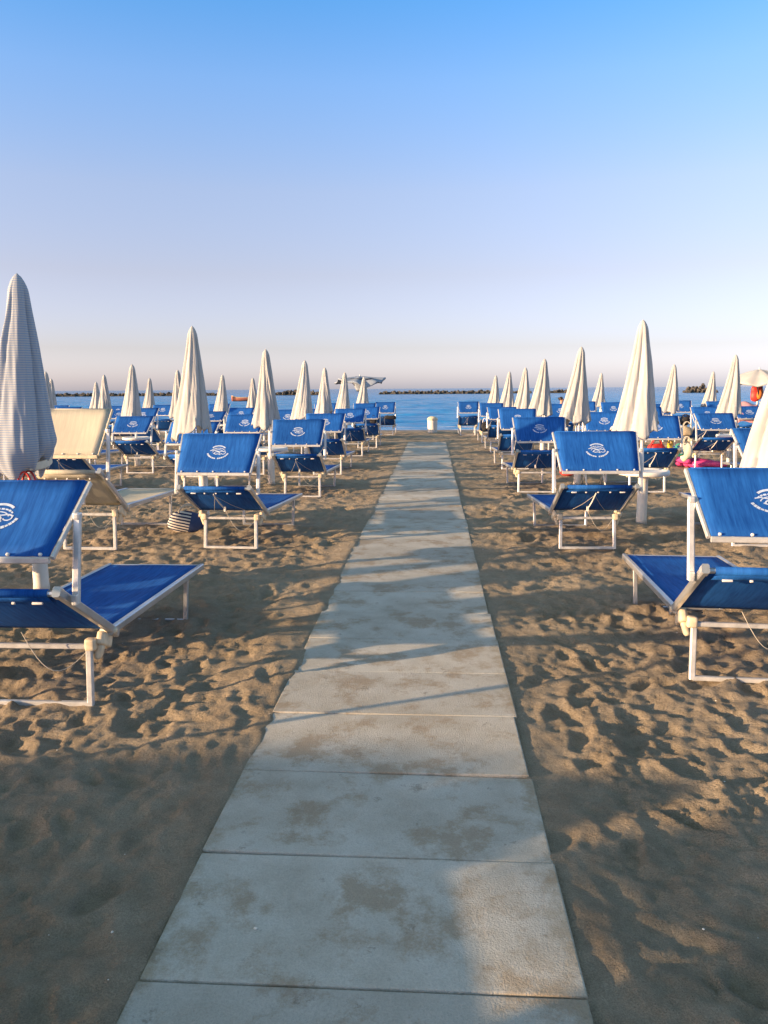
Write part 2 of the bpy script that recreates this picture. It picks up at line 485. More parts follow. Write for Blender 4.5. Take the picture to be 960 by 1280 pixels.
def sand_z(x, y):
    x = np.asarray(x, float); y = np.asarray(y, float)
    macro = np.where(y > 6, -0.006 * (y - 6), 0.0) + np.where(y > 33, -0.040 * (y - 33), 0.0)
    macro = np.maximum(macro, -1.6)
    h = sample_H(x + 0.35 * np.sin(y * 0.35), y)
    # second orientation blended in to hide the tiling
    h2 = sample_H(-y * 0.77 + 5.3, x * 0.77 + 2.1)
    wgt = 0.5 + 0.5 * np.sin(x * 0.42 + 1.3 * np.sin(y * 0.23)) * np.cos(y * 0.31)
    h = h * wgt + h2 * (1 - wgt)
    # trodden flatter next to the slabs; flat and smooth where the sea washes
    dx = np.maximum(np.maximum(PATH_X0 - x, x - PATH_X1), 0)
    dyp = np.maximum(y - PATH_END, 0)
    d = np.hypot(dx, dyp)
    k = 0.25 + 0.75 * np.clip((d - 0.02) / 0.45, 0, 1) ** 0.8
    under = (d <= 0)
    k = k * np.clip((34.0 - y) / 4.0, 0.06, 1)
    rim = 0.024 * np.exp(-(d / 0.30) ** 2) * (x < PATH_X0) + 0.012 * np.exp(-(d / 0.25) ** 2) * (x > PATH_X1)
    z = macro + h * k + rim
    e_l = x - PATH_X0; e_r = PATH_X1 - x
    nz = 0.5 + 0.35 * np.sin(y * 5.1 + 1.7 * np.sin(y * 1.3)) + 0.45 * sample_H(x * 0.6 + 3.1, y * 0.6) / 0.02
    tongue = np.maximum(0.007 * nz - 0.22 * e_l, 0.004 * nz - 0.004 - 0.22 * e_r)
    z = np.where(under, macro + 0.018 + np.clip(tongue, -0.028, 0.012), z)
    # a sunken dug patch behind the cream lounger
    return z

ys = [-70, -45, -28, -18, -11, -7, -4.5, -2.5, -1.2, -0.5, 0.0, 0.4, 0.7]
y = 0.85
while y < 48:
    ys.append(y); y += max(0.0125, 0.0068 * y)
ys += [52, 60, 75, 100, 140]
ys = np.array(ys)
nt = 560
tt = np.linspace(-1, 1, nt)
core = np.where(np.abs(tt) < 0.95, tt / 0.95, 0)
rows = []
for yv in ys:
    Wd = 2.2 + 0.66 * max(yv, 0.8)
    Wd = min(Wd, 34)
    x = Wd * (tt / 0.95) - 0.06 * max(min(yv, 45), 0)
    m = np.abs(tt) > 0.95
    ex = (np.abs(tt[m]) - 0.95) / 0.05
    x[m] = np.sign(tt[m]) * (Wd + (130 - Wd) * ex ** 2) - 0.06 * max(min(yv, 45), 0) * (1 - ex)
    rows.append(x)
X = np.array(rows); Y = np.repeat(ys[:, None], nt, 1)
# snap columns to the slab edges so the edge of the walkway stays crisp
Z = sand_z(X, Y)
sand = grid_mesh('sand', np.stack([X, Y, Z], 2), M['sand'])
tag(sand, 'trampled tan beach sand with footprints', 'sand', kind='structure')

# ------------------------------------------------------------------ walkway slabs
bm = bmesh.new(); lay = bm.faces.layers.float.new('slab_tone_f')
L = 0.581; y0 = 1.812 - 7 * 0.581
k = 0; tones = []
while y0 < PATH_END - 0.2:
    yc = y0 + L / 2; z = gz(yc)
    nb = len(bm.faces)
    jit = random.uniform(-0.010, 0.010)
    rot = Matrix.Rotation(random.uniform(-0.010, 0.010), 3, 'X') @ Matrix.Rotation(random.uniform(-0.005, 0.005), 3, 'Y') @ Matrix.Rotation(random.uniform(-0.006, 0.006), 3, 'Z')
    add_box(bm, ((PATH_X0 + PATH_X1) / 2 + jit, yc, z - 0.028 + random.uniform(-0.003, 0.003)), (PATH_X1 - PATH_X0, L - 0.009, 0.10), rot, 0.006)
    bm.faces.ensure_lookup_table()
    tone = random.uniform(0.82, 1.10)
    for f in bm.faces[nb:]: f[lay] = tone
    tones.append(tone)
    y0 += L; k += 1
tl = [f[lay] for f in bm.faces]
path = link_mesh('path', bm, M['slab'])
at = path.data.attributes.new('slab_tone', 'FLOAT', 'FACE')
at.data.foreach_set('value', np.array(tl, np.float32))
tag(path, 'straight walkway of grey concrete slabs leading to the sea', 'walkway', kind='structure')

# ------------------------------------------------------------------ sea
SEA = -0.205
sy = []
y = 31.0
while y < 700: sy.append(y); y += max(0.10, 0.0045 * y)
sy += [800, 1000, 1400, 2200, 4000, 9000]
sy = np.array(sy)
nx = 300
st = np.linspace(-1, 1, nx)
X = np.array([(30 + 0.85 * v) * st for v in sy]); Y = np.repeat(sy[:, None], nx, 1)
Zs = np.zeros_like(X)
for i in range(34):
    wl = 10 ** rng.uniform(-0.1, 0.85); ang = rng.normal(-PI / 2, 0.55); ph = rng.uniform(0, 2 * PI)
    kx, ky = 2 * PI / wl * math.cos(ang), 2 * PI / wl * math.sin(ang)
    fade = np.clip(1.0 - Y * 0.0045 / (wl * 0.33), 0, 1)
    Zs += 0.0085 * wl ** 0.8 * fade * np.sin(kx * X + ky * Y + ph + 0.8 * np.sin(0.13 * X + i))
Zs *= np.clip((Y - 33) / 9, 0.06, 1)
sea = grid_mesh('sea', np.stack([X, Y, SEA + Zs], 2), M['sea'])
tag(sea, 'calm blue sea with small ripples up to the horizon', 'sea', kind='structure')

# ------------------------------------------------------------------ breakwaters
def rock(bm, c, s, seed):
    rr = random.Random(seed)
    r = bmesh.ops.create_icosphere(bm, subdivisions=2, radius=1.0)
    q = Quaternion((rr.uniform(-1, 1), rr.uniform(-1, 1), rr.uniform(-1, 1), rr.uniform(-1, 1))).normalized()
    planes = [(Vector((rr.gauss(0, 1), rr.gauss(0, 1), rr.gauss(0, 1))).normalized(), rr.uniform(0.45, 0.8)) for _ in range(9)]
    for v in r['verts']:
        p = v.co.copy()
        for nrm, dd in planes:
            e = p.dot(nrm) - dd
            if e > 0: p -= nrm * e
        p = Vector((p.x * s[0], p.y * s[1], p.z * s[2]))
        v.co = q @ p + Vector(c)

def breakwater(px0, px1, Y, label, dens=1.0, top=0.65):
    a = at_depth(px0, 490, Y).x; b = at_depth(px1, 490, Y).x
    bm = bmesh.new(); n = int(abs(b - a) / 1.15 * dens) * 10
    for i in range(n):
        t = random.random(); x = a + (b - a) * t
        ed = min(1.0, min(t, 1 - t) * abs(b - a) / 4 + 0.35)
        lvl = random.random()
        s = random.uniform(0.45, 1.0)
        rock(bm, (x - (a + b) / 2, random.uniform(-2.2, 2.2) * (1.2 - lvl), lvl ** 1.3 * top * ed * random.uniform(0.6, 1.0)), (s, s * random.uniform(0.6, 1), s * random.uniform(0.5, 0.85)), i * 7 + int(px0))
    core = []
    nseg = max(6, int(abs(b - a) / 1.5)); lo, hi = min(a, b) - (a + b) / 2, max(a, b) - (a + b) / 2
    for i in range(nseg + 1):
        x = lo + (hi - lo) * i / nseg; hh = 0.16 + 0.16 * random.random()
        core.append([bm.verts.new(p_) for p_ in ((x, -2.6, -0.6), (x, -1.5 - 0.4 * random.random(), hh), (x, 1.5, hh), (x, 2.6, -0.6))])
    for i in range(nseg):
        for j in range(4): bm.faces.new((core[i][j], core[i][(j + 1) % 4], core[i + 1][(j + 1) % 4], core[i + 1][j]))
    bm.faces.new(core[0]); bm.faces.new(list(reversed(core[-1])))
    o = link_mesh('breakwater', bm, M['rock'])
    o.location = ((a + b) / 2, Y, SEA)
    tag(o, label, 'breakwater', 'rock breakwaters out at sea')
breakwater(-80, 274, 235, 'long low rock breakwater on the horizon behind the umbrellas on the left')
breakwater(344, 402, 235, 'short pale rock breakwater seen just left of the open umbrella by the path', 1.0, 1.3)
breakwater(474, 622, 250, 'long dark rock breakwater straight ahead beyond the end of the walkway')
breakwater(640, 662, 255, 'very short rock breakwater between two folded umbrellas right of the walkway')
breakwater(686, 722, 255, 'short dark rock breakwater behind the dark haired bather')
breakwater(857, 893, 235, 'stubby tall rock mound in the sea behind umbrellas far right', 2.0, 2.4)

# ------------------------------------------------------------------ loungers
def rib(bm, f, pts, w, lift):
    """flat printed stroke: pts are (u,v) in metres from the print's centre"""
    n = len(pts); L_, R_ = [], []
    for i, (x, y) in enumerate(pts):
        x0, y0 = pts[max(0, i - 1)]; x1, y1 = pts[min(n - 1, i + 1)]
        dx, dy = x1 - x0, y1 - y0; d = math.hypot(dx, dy) or 1
        nx_, ny_ = -dy / d * w / 2, dx / d * w / 2
        L_.append(bm.verts.new(f(x + nx_, y + ny_, lift))); R_.append(bm.verts.new(f(x - nx_, y - ny_, lift)))
    for i in range(n - 1):
        bm.faces.new((L_[i], R_[i], R_[i + 1], L_[i + 1]))

def arc(cx, cy, r, a0, a1, n=8, sy=1.0):
    return [(cx + r * math.cos(math.radians(a0 + (a1 - a0) * i / n)), cy + sy * r * math.sin(math.radians(a0 + (a1 - a0) * i / n))) for i in range(n + 1)]

def make_lounger(fabric='blue', back_deg=34.0, can_deg=40.0, logo=True, post_lean=0.07, cord=True, seed=1, can_w=0.352):
    rr = random.Random(seed)
    root = empty('beach_lounger')
    HZ = 0.375; HY = 0.13; SX = 0.345; FY = 1.76; FZ = 0.345
    cl = M[fabric]
    # seat
    bm = bmesh.new()
    def fs(u, v):
        x = (u - 0.5) * 2 * (SX - 0.016)
        yv = HY + 0.02 + v * (FY - HY - 0.03)
        z = HZ + (FZ - HZ) * v + 0.012
        z -= 0.030 * (1 - (2 * u - 1) ** 2) * math.sin(PI * min(1, max(0, v))) ** 0.5
        z += 0.0025 * math.sin(23 * v + 5 * u + seed) * math.sin(PI * u)
        return Vector((x, yv, z))
    add_sheet(bm, fs, 8, 14, 0.004)
    link_mesh('seat', bm, cl, root, True)
    bm = bmesh.new()
    for s in (-1, 1):
        add_tube(bm, [(s * SX, HY - 0.03, HZ), (s * SX, FY, FZ)], 0, squash=(0.021, 0.015))
    add_tube(bm, [(-SX + 0.015, FY - 0.015, FZ), (SX - 0.015, FY - 0.015, FZ)], 0, squash=(0.016, 0.012))
    link_mesh('seat_frame', bm, M['rail'], root)
    # backrest
    a = math.radians(back_deg); BL = 0.63
    d = Vector((0, -math.cos(a), math.sin(a))); nb = Vector((0, math.sin(a), math.cos(a)))   # nb: upper (front) side
    h0 = Vector((0, HY, HZ))
    bm = bmesh.new()
    def fb(u, v):
        p = h0 + d * (0.03 + v * (BL - 0.03)) + Vector(((u - 0.5) * 2 * (SX - 0.018), 0, 0))
        return p - nb * (0.024 * (1 - (2 * u - 1) ** 2) * math.sin(PI * v) ** 0.6)
    add_sheet(bm, fb, 8, 8, 0.004)
    # cloth folded over the top bar
    add_tube(bm, [h0 + d * (BL + 0.006) + Vector((-SX + 0.05, 0, 0)), h0 + d * (BL + 0.006) + Vector((SX - 0.05, 0, 0))], 0.021, 8)
    def fl(u, v):
        return h0 + d * (BL - 0.085 * v) + Vector(((u - 0.5) * 2 * (SX - 0.05), 0, 0)) - nb * (0.012 + 0.012 * math.sin(PI * v))
    add_sheet(bm, fl, 4, 3, 0.004)
    # toggles on the back flap (stitched into the cloth)
    nf = len(bm.faces)
    for i in range(5):
        u = 0.12 + 0.19 * i
        p = fl(u, 0.62) - nb * 0.006
        w = 0.05 if i in (0, 4) and seed % 2 else 0.016
        add_box(bm, p, (w, 0.012, 0.010), Matrix.Rotation(-(PI / 2 - a), 3, 'X').inverted(), 0.003)
    bm.faces.ensure_lookup_table()
    for f in bm.faces[nf:]: f.material_index = 1
    back = link_mesh('backrest', bm, cl, root, True, M['toggle'])
    for s in (-1, 1):
        bm = bmesh.new()
        add_tube(bm, [h0 - d * 0.06 + Vector((s * (SX + 0.002), 0, 0)), h0 + d * (BL + 0.01) + Vector((s * (SX + 0.002), 0, 0))], 0, squash=(0.022, 0.015))
        add_tube(bm, [h0 + d * (BL - 0.005) + Vector((s * SX, 0, 0)), h0 + d * (BL + 0.035) + Vector((s * SX, 0, 0))], 0, squash=(0.025, 0.019))
        add_tube(bm, [h0 + d * (BL + 0.006) + Vector((s * SX, 0, 0)), h0 + d * (BL + 0.006) + Vector((s * (SX - 0.05), 0, 0))], 0.015, 8)
        link_mesh('backrest_rail', bm, M['rail'], root)
    # draw strap and strings down the back
    if cord:
        bm = bmesh.new()
        p0 = fb(0.42 + 0.1 * rr.random(), 0.92) - nb * 0.03; p1 = p0 - d * 0.36 - nb * 0.012
        q = p1 - d * 0.04
        if cord != 'loop':
            add_tube(bm, [p0, (p0 + p1) / 2 - nb * 0.01, p1], 0, squash=(0.008, 0.003))
            add_box(bm, p1 - d * 0.02, (0.022, 0.022, 0.05), None, 0.004)
            link_mesh('strap', bm, M['toggle'], root)
        bm = bmesh.new()
        e = Vector((SX - 0.10, 0.05, 0.30)); pts = []
        for i in range(13):
            t = i / 12
            m = q.lerp(e, t); m.z -= 0.14 * math.sin(PI * t) + 0.01; m.y -= 0.04 * math.sin(PI * t)
            pts.append(m)
        add_tube(bm, pts, 0.0022, 5)
        for s in ((-1, 1) if cord != 'loop' else ()):
            e = fb(0.5 + s * 0.26, 0.10) - nb * 0.02
            add_tube(bm, [p0 - d * 0.05, (p0 - d * 0.05).lerp(e, 0.5) - nb * 0.012, e], 0.0018, 5)
        link_mesh('drawstring', bm, M['cord'], root)
    # U shaped leg frames
    LX = 0.262
    bm = bmesh.new()
    for s in (-1, 1):
        add_tube(bm, [(s * LX, 0.035, 0.345), (s * (LX + 0.004), 0.0, 0.012)], 0, squash=(0.014, 0.016))
    add_tube(bm, [(-LX, 0.001, 0.020), (LX, 0.001, 0.020)], 0, squash=(0.013, 0.014))
    add_tube(bm, [(-LX, 0.030, 0.318), (LX, 0.030, 0.318)], 0, squash=(0.013, 0.013))
    link_mesh('leg_frame', bm, M['alu'], root)
    bm = bmesh.new()
    for s in (-1, 1):
        add_tube(bm, [(s * (SX - 0.035), 1.50, 0.338), (s * (SX - 0.045), 1.47, 0.012)], 0, squash=(0.014, 0.015))
    add_tube(bm, [(-SX + 0.045, 1.469, 0.020), (SX - 0.045, 1.469, 0.020)], 0, squash=(0.012, 0.013))
    add_tube(bm, [(-SX + 0.03, 1.502, 0.325), (SX - 0.03, 1.502, 0.325)], 0.011, 8)
    link_mesh('leg_frame', bm, M['rail'], root)
    # cream plastic hinge brackets
    for s in (-1, 1):
        bm = bmesh.new()
        add_box(bm, (s * (LX + 0.012), 0.030, 0.330), (0.055, 0.052, 0.062), None, 0.012)
        add_box(bm, (s * (SX - 0.028), 0.095, 0.335), (0.040, 0.13, 0.070), Matrix.Rotation(math.radians(-28), 3, 'X'), 0.014)
        add_box(bm, (s * (SX - 0.045), 0.070, 0.282), (0.034, 0.055, 0.085), Matrix.Rotation(math.radians(18), 3, 'Y') if s > 0 else Matrix.Rotation(math.radians(-18), 3, 'Y'), 0.014)
        add_tube(bm, [(s * (SX - 0.06), HY, HZ - 0.004), (s * (SX + 0.024), HY, HZ - 0.004)], 0.017, 10)
        link_mesh('hinge_bracket', bm, M['plastic'], root, True)
    # canopy posts and canopy
    pb = h0 + d * (BL * 0.88); pt = pb + Vector((0, post_lean, 0.372))
    for s in (-1, 1):
        bm = bmesh.new()
        x = Vector((s * (max(SX, can_w) + 0.036), 0, 0))
        add_tube(bm, [pb + x - Vector((0, 0, 0.02)), pt + x], 0, squash=(0.011, 0.017))
        add_box(bm, pb + x, (0.026, 0.045, 0.05), None, 0.006)
        add_tube(bm, [pt + x + Vector((s * 0.012, 0, -0.012)), pt + Vector((s * (can_w + 0.008), 0, -0.012))], 0.012, 8)
        add_box(bm, pt + x + Vector((0, 0, 0.002)), (0.030, 0.042, 0.032), None, 0.008)
        link_mesh('canopy_post', bm, M['alu'], root)
    ca = math.radians(can_deg); CL = 0.455
    cd = Vector((0, math.cos(ca), math.sin(ca))); cn = Vector((0, -math.sin(ca), math.cos(ca)))
    cc = pt + Vector((0, 0, -0.012)) + cn * 0.0
    cx = can_w
    flare = 0.036
    def fc(u, v):
        w = cx + flare * (v - 0.5)
        p = cc + cd * ((v - 0.5) * CL) + Vector(((u - 0.5) * 2 * w, 0, 0)) + cn * 0.012
        return p - cn * (0.016 * (1 - (2 * u - 1) ** 2) * math.sin(PI * v) + 0.003 * math.sin(9 * u + 4 * v + seed) * math.sin(PI * v) * math.sin(PI * u))
    bm = bmesh.new()
    add_sheet(bm, fc, 10, 6, 0.004)
    # cloth wrapped round the far bar
    add_tube(bm, [fc(0.02, 1.0) - cn * 0.01, fc(0.98, 1.0) - cn * 0.01], 0.013, 8)
    nf = len(bm.faces)
    for i in range(5):
        p = fc(0.06 + 0.22 * i, 0.012) + cn * 0.006
        add_box(bm, p, (0.015, 0.013, 0.013), Matrix.Rotation(ca, 3, 'X'), 0.004)
    bm.faces.ensure_lookup_table()
    for f in bm.faces[nf:]: f.material_index = 1
    can = link_mesh('canopy', bm, cl, root, True, M['toggle'])
    bm = bmesh.new()
    for u in (0, 1):
        o = Vector(((-1 if u == 0 else 1) * 0.010, 0, 0)) - cn * 0.012
        add_tube(bm, [fc(u, 0) + o, fc(u, 1) + o], 0, squash=(0.012, 0.008))
    o = -cn * 0.012 - cd * 0.012
    add_tube(bm, [fc(0, 0) + o, fc(1, 0) + o], 0, squash=(0.014, 0.011))
    link_mesh('canopy_frame', bm, M['plastic'] if fabric == 'cream' else M['alu'], root)
    if logo:
        bm = bmesh.new()
        cu, cv = 0.50, 0.53
        def fm(x, y, lift):
            u = cu + x / (2 * cx); v = cv + y / CL
            return fc(u, v) + cn * (0.002 + lift)
        def dashes(cx_, cy_, r, a0, a1, w, sy_=1.0, cuts=9, gap=0.16):
            st_ = (a1 - a0) / cuts; lr = random.Random(5)
            for i in range(cuts):
                s0 = a0 + st_ * (i + gap * lr.uniform(0.3, 1)); s1 = a0 + st_ * (i + 1 - gap * lr.uniform(0.3, 1))
                rib(bm, fm, arc(cx_, cy_, r, s0, s1, 3, sy_), w * lr.uniform(0.75, 1.1), 0.0024)
        # upper arc of small lettering over a curled wave emblem, lower arc of lettering
        rib(bm, fm, arc(0.002, 0.006, 0.082, 138, 42, 12, 0.85), 0.013, 0.0024)
        dashes(0.002, -0.006, 0.076, 150, 28, 0.010, 0.72, 8)
        rib(bm, fm, arc(0.0, -0.012, 0.058, 165, 20, 10, 0.75), 0.006, 0.0024)
        rib(bm, fm, [(-0.080, 0.018), (-0.05, 0.026), (-0.02, 0.018), (0.015, 0.010), (0.05, 0.014), (0.078, 0.004)], 0.007, 0.0024)
        rib(bm, fm, arc(0.052, -0.004, 0.022, 100, -160, 9, 0.8), 0.007, 0.0024)
        rib(bm, fm, arc(-0.006, -0.012, 0.028, 200, -20, 9, 0.7), 0.008, 0.0024)
        rib(bm, fm, [(-0.044, -0.012), (-0.02, -0.022), (0.005, -0.018), (0.03, -0.028)], 0.009, 0.0024)
        rib(bm, fm, [(-0.03, 0.002), (-0.006, 0.006), (0.02, -0.004)], 0.006, 0.0024)
        dashes(0.0, 0.012, 0.104, 196, 262, 0.016, 0.82, 6, 0.10)
        dashes(0.0, 0.012, 0.104, 272, 346, 0.016, 0.82, 7, 0.10)
        link_mesh('logo', bm, M['logo'], can)
    return root

variants = [make_lounger('blue', 32, 40, True, 0.07, 'loop', 1),
            make_lounger('blue', 31, 44, True, 0.04, True, 2),
            make_lounger('blue', 37, 35, True, 0.09, True, 3),
            make_lounger('blue', 33, 58, True, 0.05, True, 4),
            make_lounger('blue', 27, 41, True, 0.10, True, 5),
            make_lounger('blue', 28, 50, True, 0.06, True, 11, 0.368),
            make_lounger('blue', 39, 50, True, 0.02, False, 7),
            make_lounger('blue', 30, 28, True, 0.12, True, 8),
            make_lounger('blue', 35, 47, True, 0.06, False, 9)]
cream_v = make_lounger('cream', 33, 52, False, 0.06, True, 6)
vidx = {v.name: tree_index(v) for v in variants + [cream_v]}
used = set()

def put(root, x, y, rz, rot_jit=0.0):
    idx = vidx[root.name]
    if root.name in used: o = copy_tree(root, None, idx)
    else: o = root; used.add(root.name)
    c, s = math.cos(rz), math.sin(rz)
    zs = []
    for lx in (-0.26, 0.26):
        for ly in (0.0, 1.47):
            zs.append(float(sand_z(x + c * lx - s * ly, y + s * lx + c * ly)))
    zb = [float(sand_z(x + c * lx, y + s * lx)) for lx in np.linspace(-0.28, 0.28, 9)]
    fz = max(zb) - 0.008; bz = (zs[1] + zs[3]) / 2
    o.location = (x, y, fz - (0.022 if y < 5 else 0.010))
    o.rotation_euler = (math.atan2(bz - fz, 1.47), 0, rz)
    return o

ORD = ['first', 'second', 'third', 'fourth', 'fifth', 'sixth', 'seventh', 'eighth']
LG = 'blue beach loungers in rows either side of the walkway'
lrows = [3.64, 7.55, 11.45, 14.9, 19.0, 22.2, 25.8, 29.2]
rrows = [4.11, 7.75, 12.03, 15.9, 20.3, 24.4, 28.3]
lcols = [-2.03, -3.52, -5.55, -7.10, -9.1, -10.6, -12.6]
rcols = [1.56, 3.30, 5.42, 6.9, 8.7, 10.4]
over = {('L', 0, 0): (-2.02, 3.64, 0.01, 0), ('L', 0, 1): (-2.055, 7.55, -0.05, 5), ('L', 0, 2): (-1.98, 11.45, 0, 5),
        ('L', 0, 3): (-2.05, 14.75, 0.0, 1), ('L', 0, 4): (-2.04, 19.1, 0.0, 1), ('L', 0, 6): (-2.3, 26.0, 0.03, 3), ('L', 0, 7): (-1.80, 29.2, 0.0, 3),
        ('L', 0, 5): (-1.90, 22.1, 0.02, 1), ('L', 1, 1): (-3.485, 7.46, -0.02, 'c'), ('L', 2, 3): (-5.87, 15.0, 0, 4),
        ('R', 0, 0): (1.69, 4.11, -0.07, 0), ('R', 0, 1): (1.535, 7.62, 0.02, 5), ('R', 0, 2): (1.60, 12.03, 0.0, 5),
        ('R', 0, 3): (1.68, 15.85, 0.0, 3), ('R', 0, 4): (1.77, 20.35, 0.0, 0), ('R', 0, 5): (1.80, 24.5, 0.0, 3), ('R', 0, 6): (1.27, 28.6, 0.0, 3),
        ('R', 1, 1): (3.27, 7.75, -0.05, 0), ('R', 1, 2): (3.31, 12.06, 0.0, 1), ('R', 2, 3): (5.60, 16.0, 0.0, 4)}
place = {}
def lounger_label(side, c, r):
    sd = 'left' if side == 'L' else 'right'
    row = ORD[r] + ' row back'
    if c == 0:
        if r == 0: return f'large blue lounger nearest the viewer on the {sd} of the walkway'
        return f'blue lounger lining the {sd} edge of the walkway, {row} from the viewer'
    if side == 'L' and c == 1 and r == 1: return 'cream lounger with plain cream canopy beside the big striped folded umbrella'
    return f'blue lounger {ORD[c]} out from the walkway on its {sd}, {row} from the viewer'
for side, cols, rws in (('L', lcols, lrows), ('R', rcols, rrows)):
    for c, x in enumerate(cols):
        for r, yv in enumerate(rws):
            if c > 0 and r == 7: continue
            key = (side, c, r)
            rd = random.Random(hash((c, r, side == 'L')) & 0xffff)
            px = x + rd.uniform(-0.08, 0.08); py = yv + rd.uniform(-0.18, 0.18); rz = rd.uniform(-0.10, 0.10)
            vi = rd.choice([0, 1, 1, 3, 3, 4, 5, 5, 6, 7, 8])
            if key in over: px, py, rz, vi = over[key]
            # keep what the frame can show (edges of the picture, with the lounger's own width)
            xl = (VPX / F + 0.005) * (py + 0.9) + 0.5; xr = ((IW - VPX) / F + 0.03) * (py + 1.6) + 0.45
            if px < -xl or px > xr: continue
            o = put(cream_v if vi == 'c' else variants[vi], px, py, rz)
            tag(o, lounger_label(side, c, r), 'lounger', LG)
            if vi == 'c': o.scale = (1, 1, 1.17)
            place[key] = o
# rows standing outside the frame on the left, towards the sun: they cast the long shadows across the foreground
OFF_L = 'blue beach lounger in the rows outside the picture beside and behind the viewer'
for (x, yv) in ((-2.05, 0.25), (-3.6, 0.15), (-3.55, 3.85), (-5.6, 3.9), (-5.6, 0.3), (-7.1, 0.2), (-7.1, 4.0), (-2.1, -3.4), (-3.6, -3.5), (-5.5, -3.3), (-7.1, -3.6)):
    o = put(variants[random.randrange(6)], x, yv, random.uniform(-0.05, 0.05)); tag(o, OFF_L, 'lounger', 'loungers outside the frame')

# ------------------------------------------------------------------ umbrellas and tables
def umbrella_mesh(name, mat, seed, parent, H0=1.02, H1=2.38, lean=0.55, wide=1.0, tuck=False, pleats=8, ridge=(0, 0)):
    rr = random.Random(seed)
    n, m = 168, 48
    folds = [(rr.uniform(0, 2 * PI), rr.uniform(-0.5, 0.5)) for _ in range(8)]
    ph = rr.uniform(0, 6.28); tw = rr.uniform(0.5, 1.1) * rr.choice([-1, 1])
    V = []
    for j in range(m + 1):
        t = j / m
        z = H1 - (H1 - H0) * t
        cap = math.sin(min(1, t / 0.10) * PI / 2) ** 0.62 if t < 0.10 else 1.0
        r0 = (0.050 + 0.115 * t ** 1.0 + 0.018 * t ** 5) * cap * wide
        if tuck: r0 *= 1 - 0.42 * max(0, (t - 0.86) / 0.14) ** 1.6
        ring = []
        for i in range(n):
            th = 2 * PI * i / n
            fl = 0.0
            # eight pleats, pinched and swept round the pole
            a = pleats * (th + tw * t * 0.55) + ph
            pl = abs(math.sin(a / 2)) ** 0.55
            big = 0.5 + 0.5 * math.sin(3 * (th + tw * t * 0.9) + ph * 2)
            amp = min(1, t * 5) * (0.52 - 0.14 * t)
            k = 1 - amp * (1 - pl) * (0.55 + 0.45 * big) - 0.10 * t * (1 - big)
            # one loose panel lapping over the rest
            u = ((th + tw * t * 1.1 + ph) % (2 * PI)) / (2 * PI)
            k += 0.24 * min(1, t * 2.5) * (1 - u) * (1 if u > 0.02 else u / 0.02)
            k += (0.026 * math.sin(17 * th + 9 * t + ph) + 0.012 * math.sin(29 * th - 14 * t + ph * 3)) * min(1, t * 2)
            if ridge[1]:
                dq = (th - math.radians(ridge[0]) + 0.25 * tw * t) % (2 * PI)
                k += ridge[1] * min(1, t * 3) * (math.exp(-dq / 0.75) if dq < 5.6 else ((dq - 5.6) / 0.683) ** 1.5)
            r = r0 * k
            x, yv = r * math.cos(th), r * math.sin(th) * 0.92
            # the breeze carries the skirts to one side
            side = max(0.0, -math.cos(th))
            x -= lean * 0.19 * t ** 1.35 * (side ** 0.8) + 0.02 * t * lean
            hz = z
            if t > 0.8:
                q = (t - 0.8) / 0.2
                hz += q * (0.055 * math.sin(th * 2 + ph) + 0.03 * math.sin(8 * th + ph * 3) + 0.05 * lean * math.cos(th))
            ring.append((x, yv, hz))
        V.append(ring)
    # turned-in hem
    last = V[-1]
    V.append([(x * 0.93, y_ * 0.93, z + 0.012) for (x, y_, z) in last])
    V.append([(x * 0.90 , y_ * 0.90, z + 0.12) for (x, y_, z) in last])
    verts = [p for ring in V for p in ring]
    faces = []
    for j in range(len(V) - 1):
        for i in range(n):
            a = j * n + i; b = j * n + (i + 1) % n
            faces.append((a, a + n, b + n, b))
    faces.append(tuple(range(n)))
    return np_mesh(name, verts, faces, mat, parent)

def make_umbrella(seed, mat=None, lean=0.55, wide=1.0, H0=1.02, tuck=False, pleats=8, ridge=(0, 0)):
    root = empty('beach_umbrella')
    umbrella_mesh('folded_canopy', mat or M['canvas'], seed, root, H0=H0, lean=lean, wide=wide, tuck=tuck, pleats=pleats, ridge=ridge)
    bm = bmesh.new(); add_tube(bm, [(0, 0, 0.05), (0, 0, 2.30)], 0.019, 12)
    add_tube(bm, [(0, 0, 0.60), (0, 0, 0.90)], 0.024, 12)
    link_mesh('pole', bm, M['white'], root, True)
    bm = bmesh.new()
    for k in range(8):
        a = k * PI / 4 + seed
        add_tube(bm, [(0.02 * math.cos(a), 0.02 * math.sin(a), 1.9), (0.06 * math.cos(a), 0.06 * math.sin(a), H0 + 0.02 * math.sin(k * 3 + seed))], 0.006, 6)
    link_mesh('ribs', bm, M['white'], root)
    return root

def make_table():
    root = empty('beach_table')
    bm = bmesh.new()
    add_lathe(bm, [(0.066, 0.0), (0.060, 0.06), (0.057, 0.58), (0.075, 0.612)], n=20)
    link_mesh('column', bm, M['white'], root, True)
    bm = bmesh.new()
    add_lathe(bm, [(0.05, 0.602), (0.25, 0.592), (0.285, 0.592), (0.297, 0.60), (0.297, 0.638), (0.288, 0.646), (0.262, 0.646), (0.25, 0.638), (0.03, 0.638)], n=32)
    link_mesh('table_top', bm, M['white'], root, True)
    return root

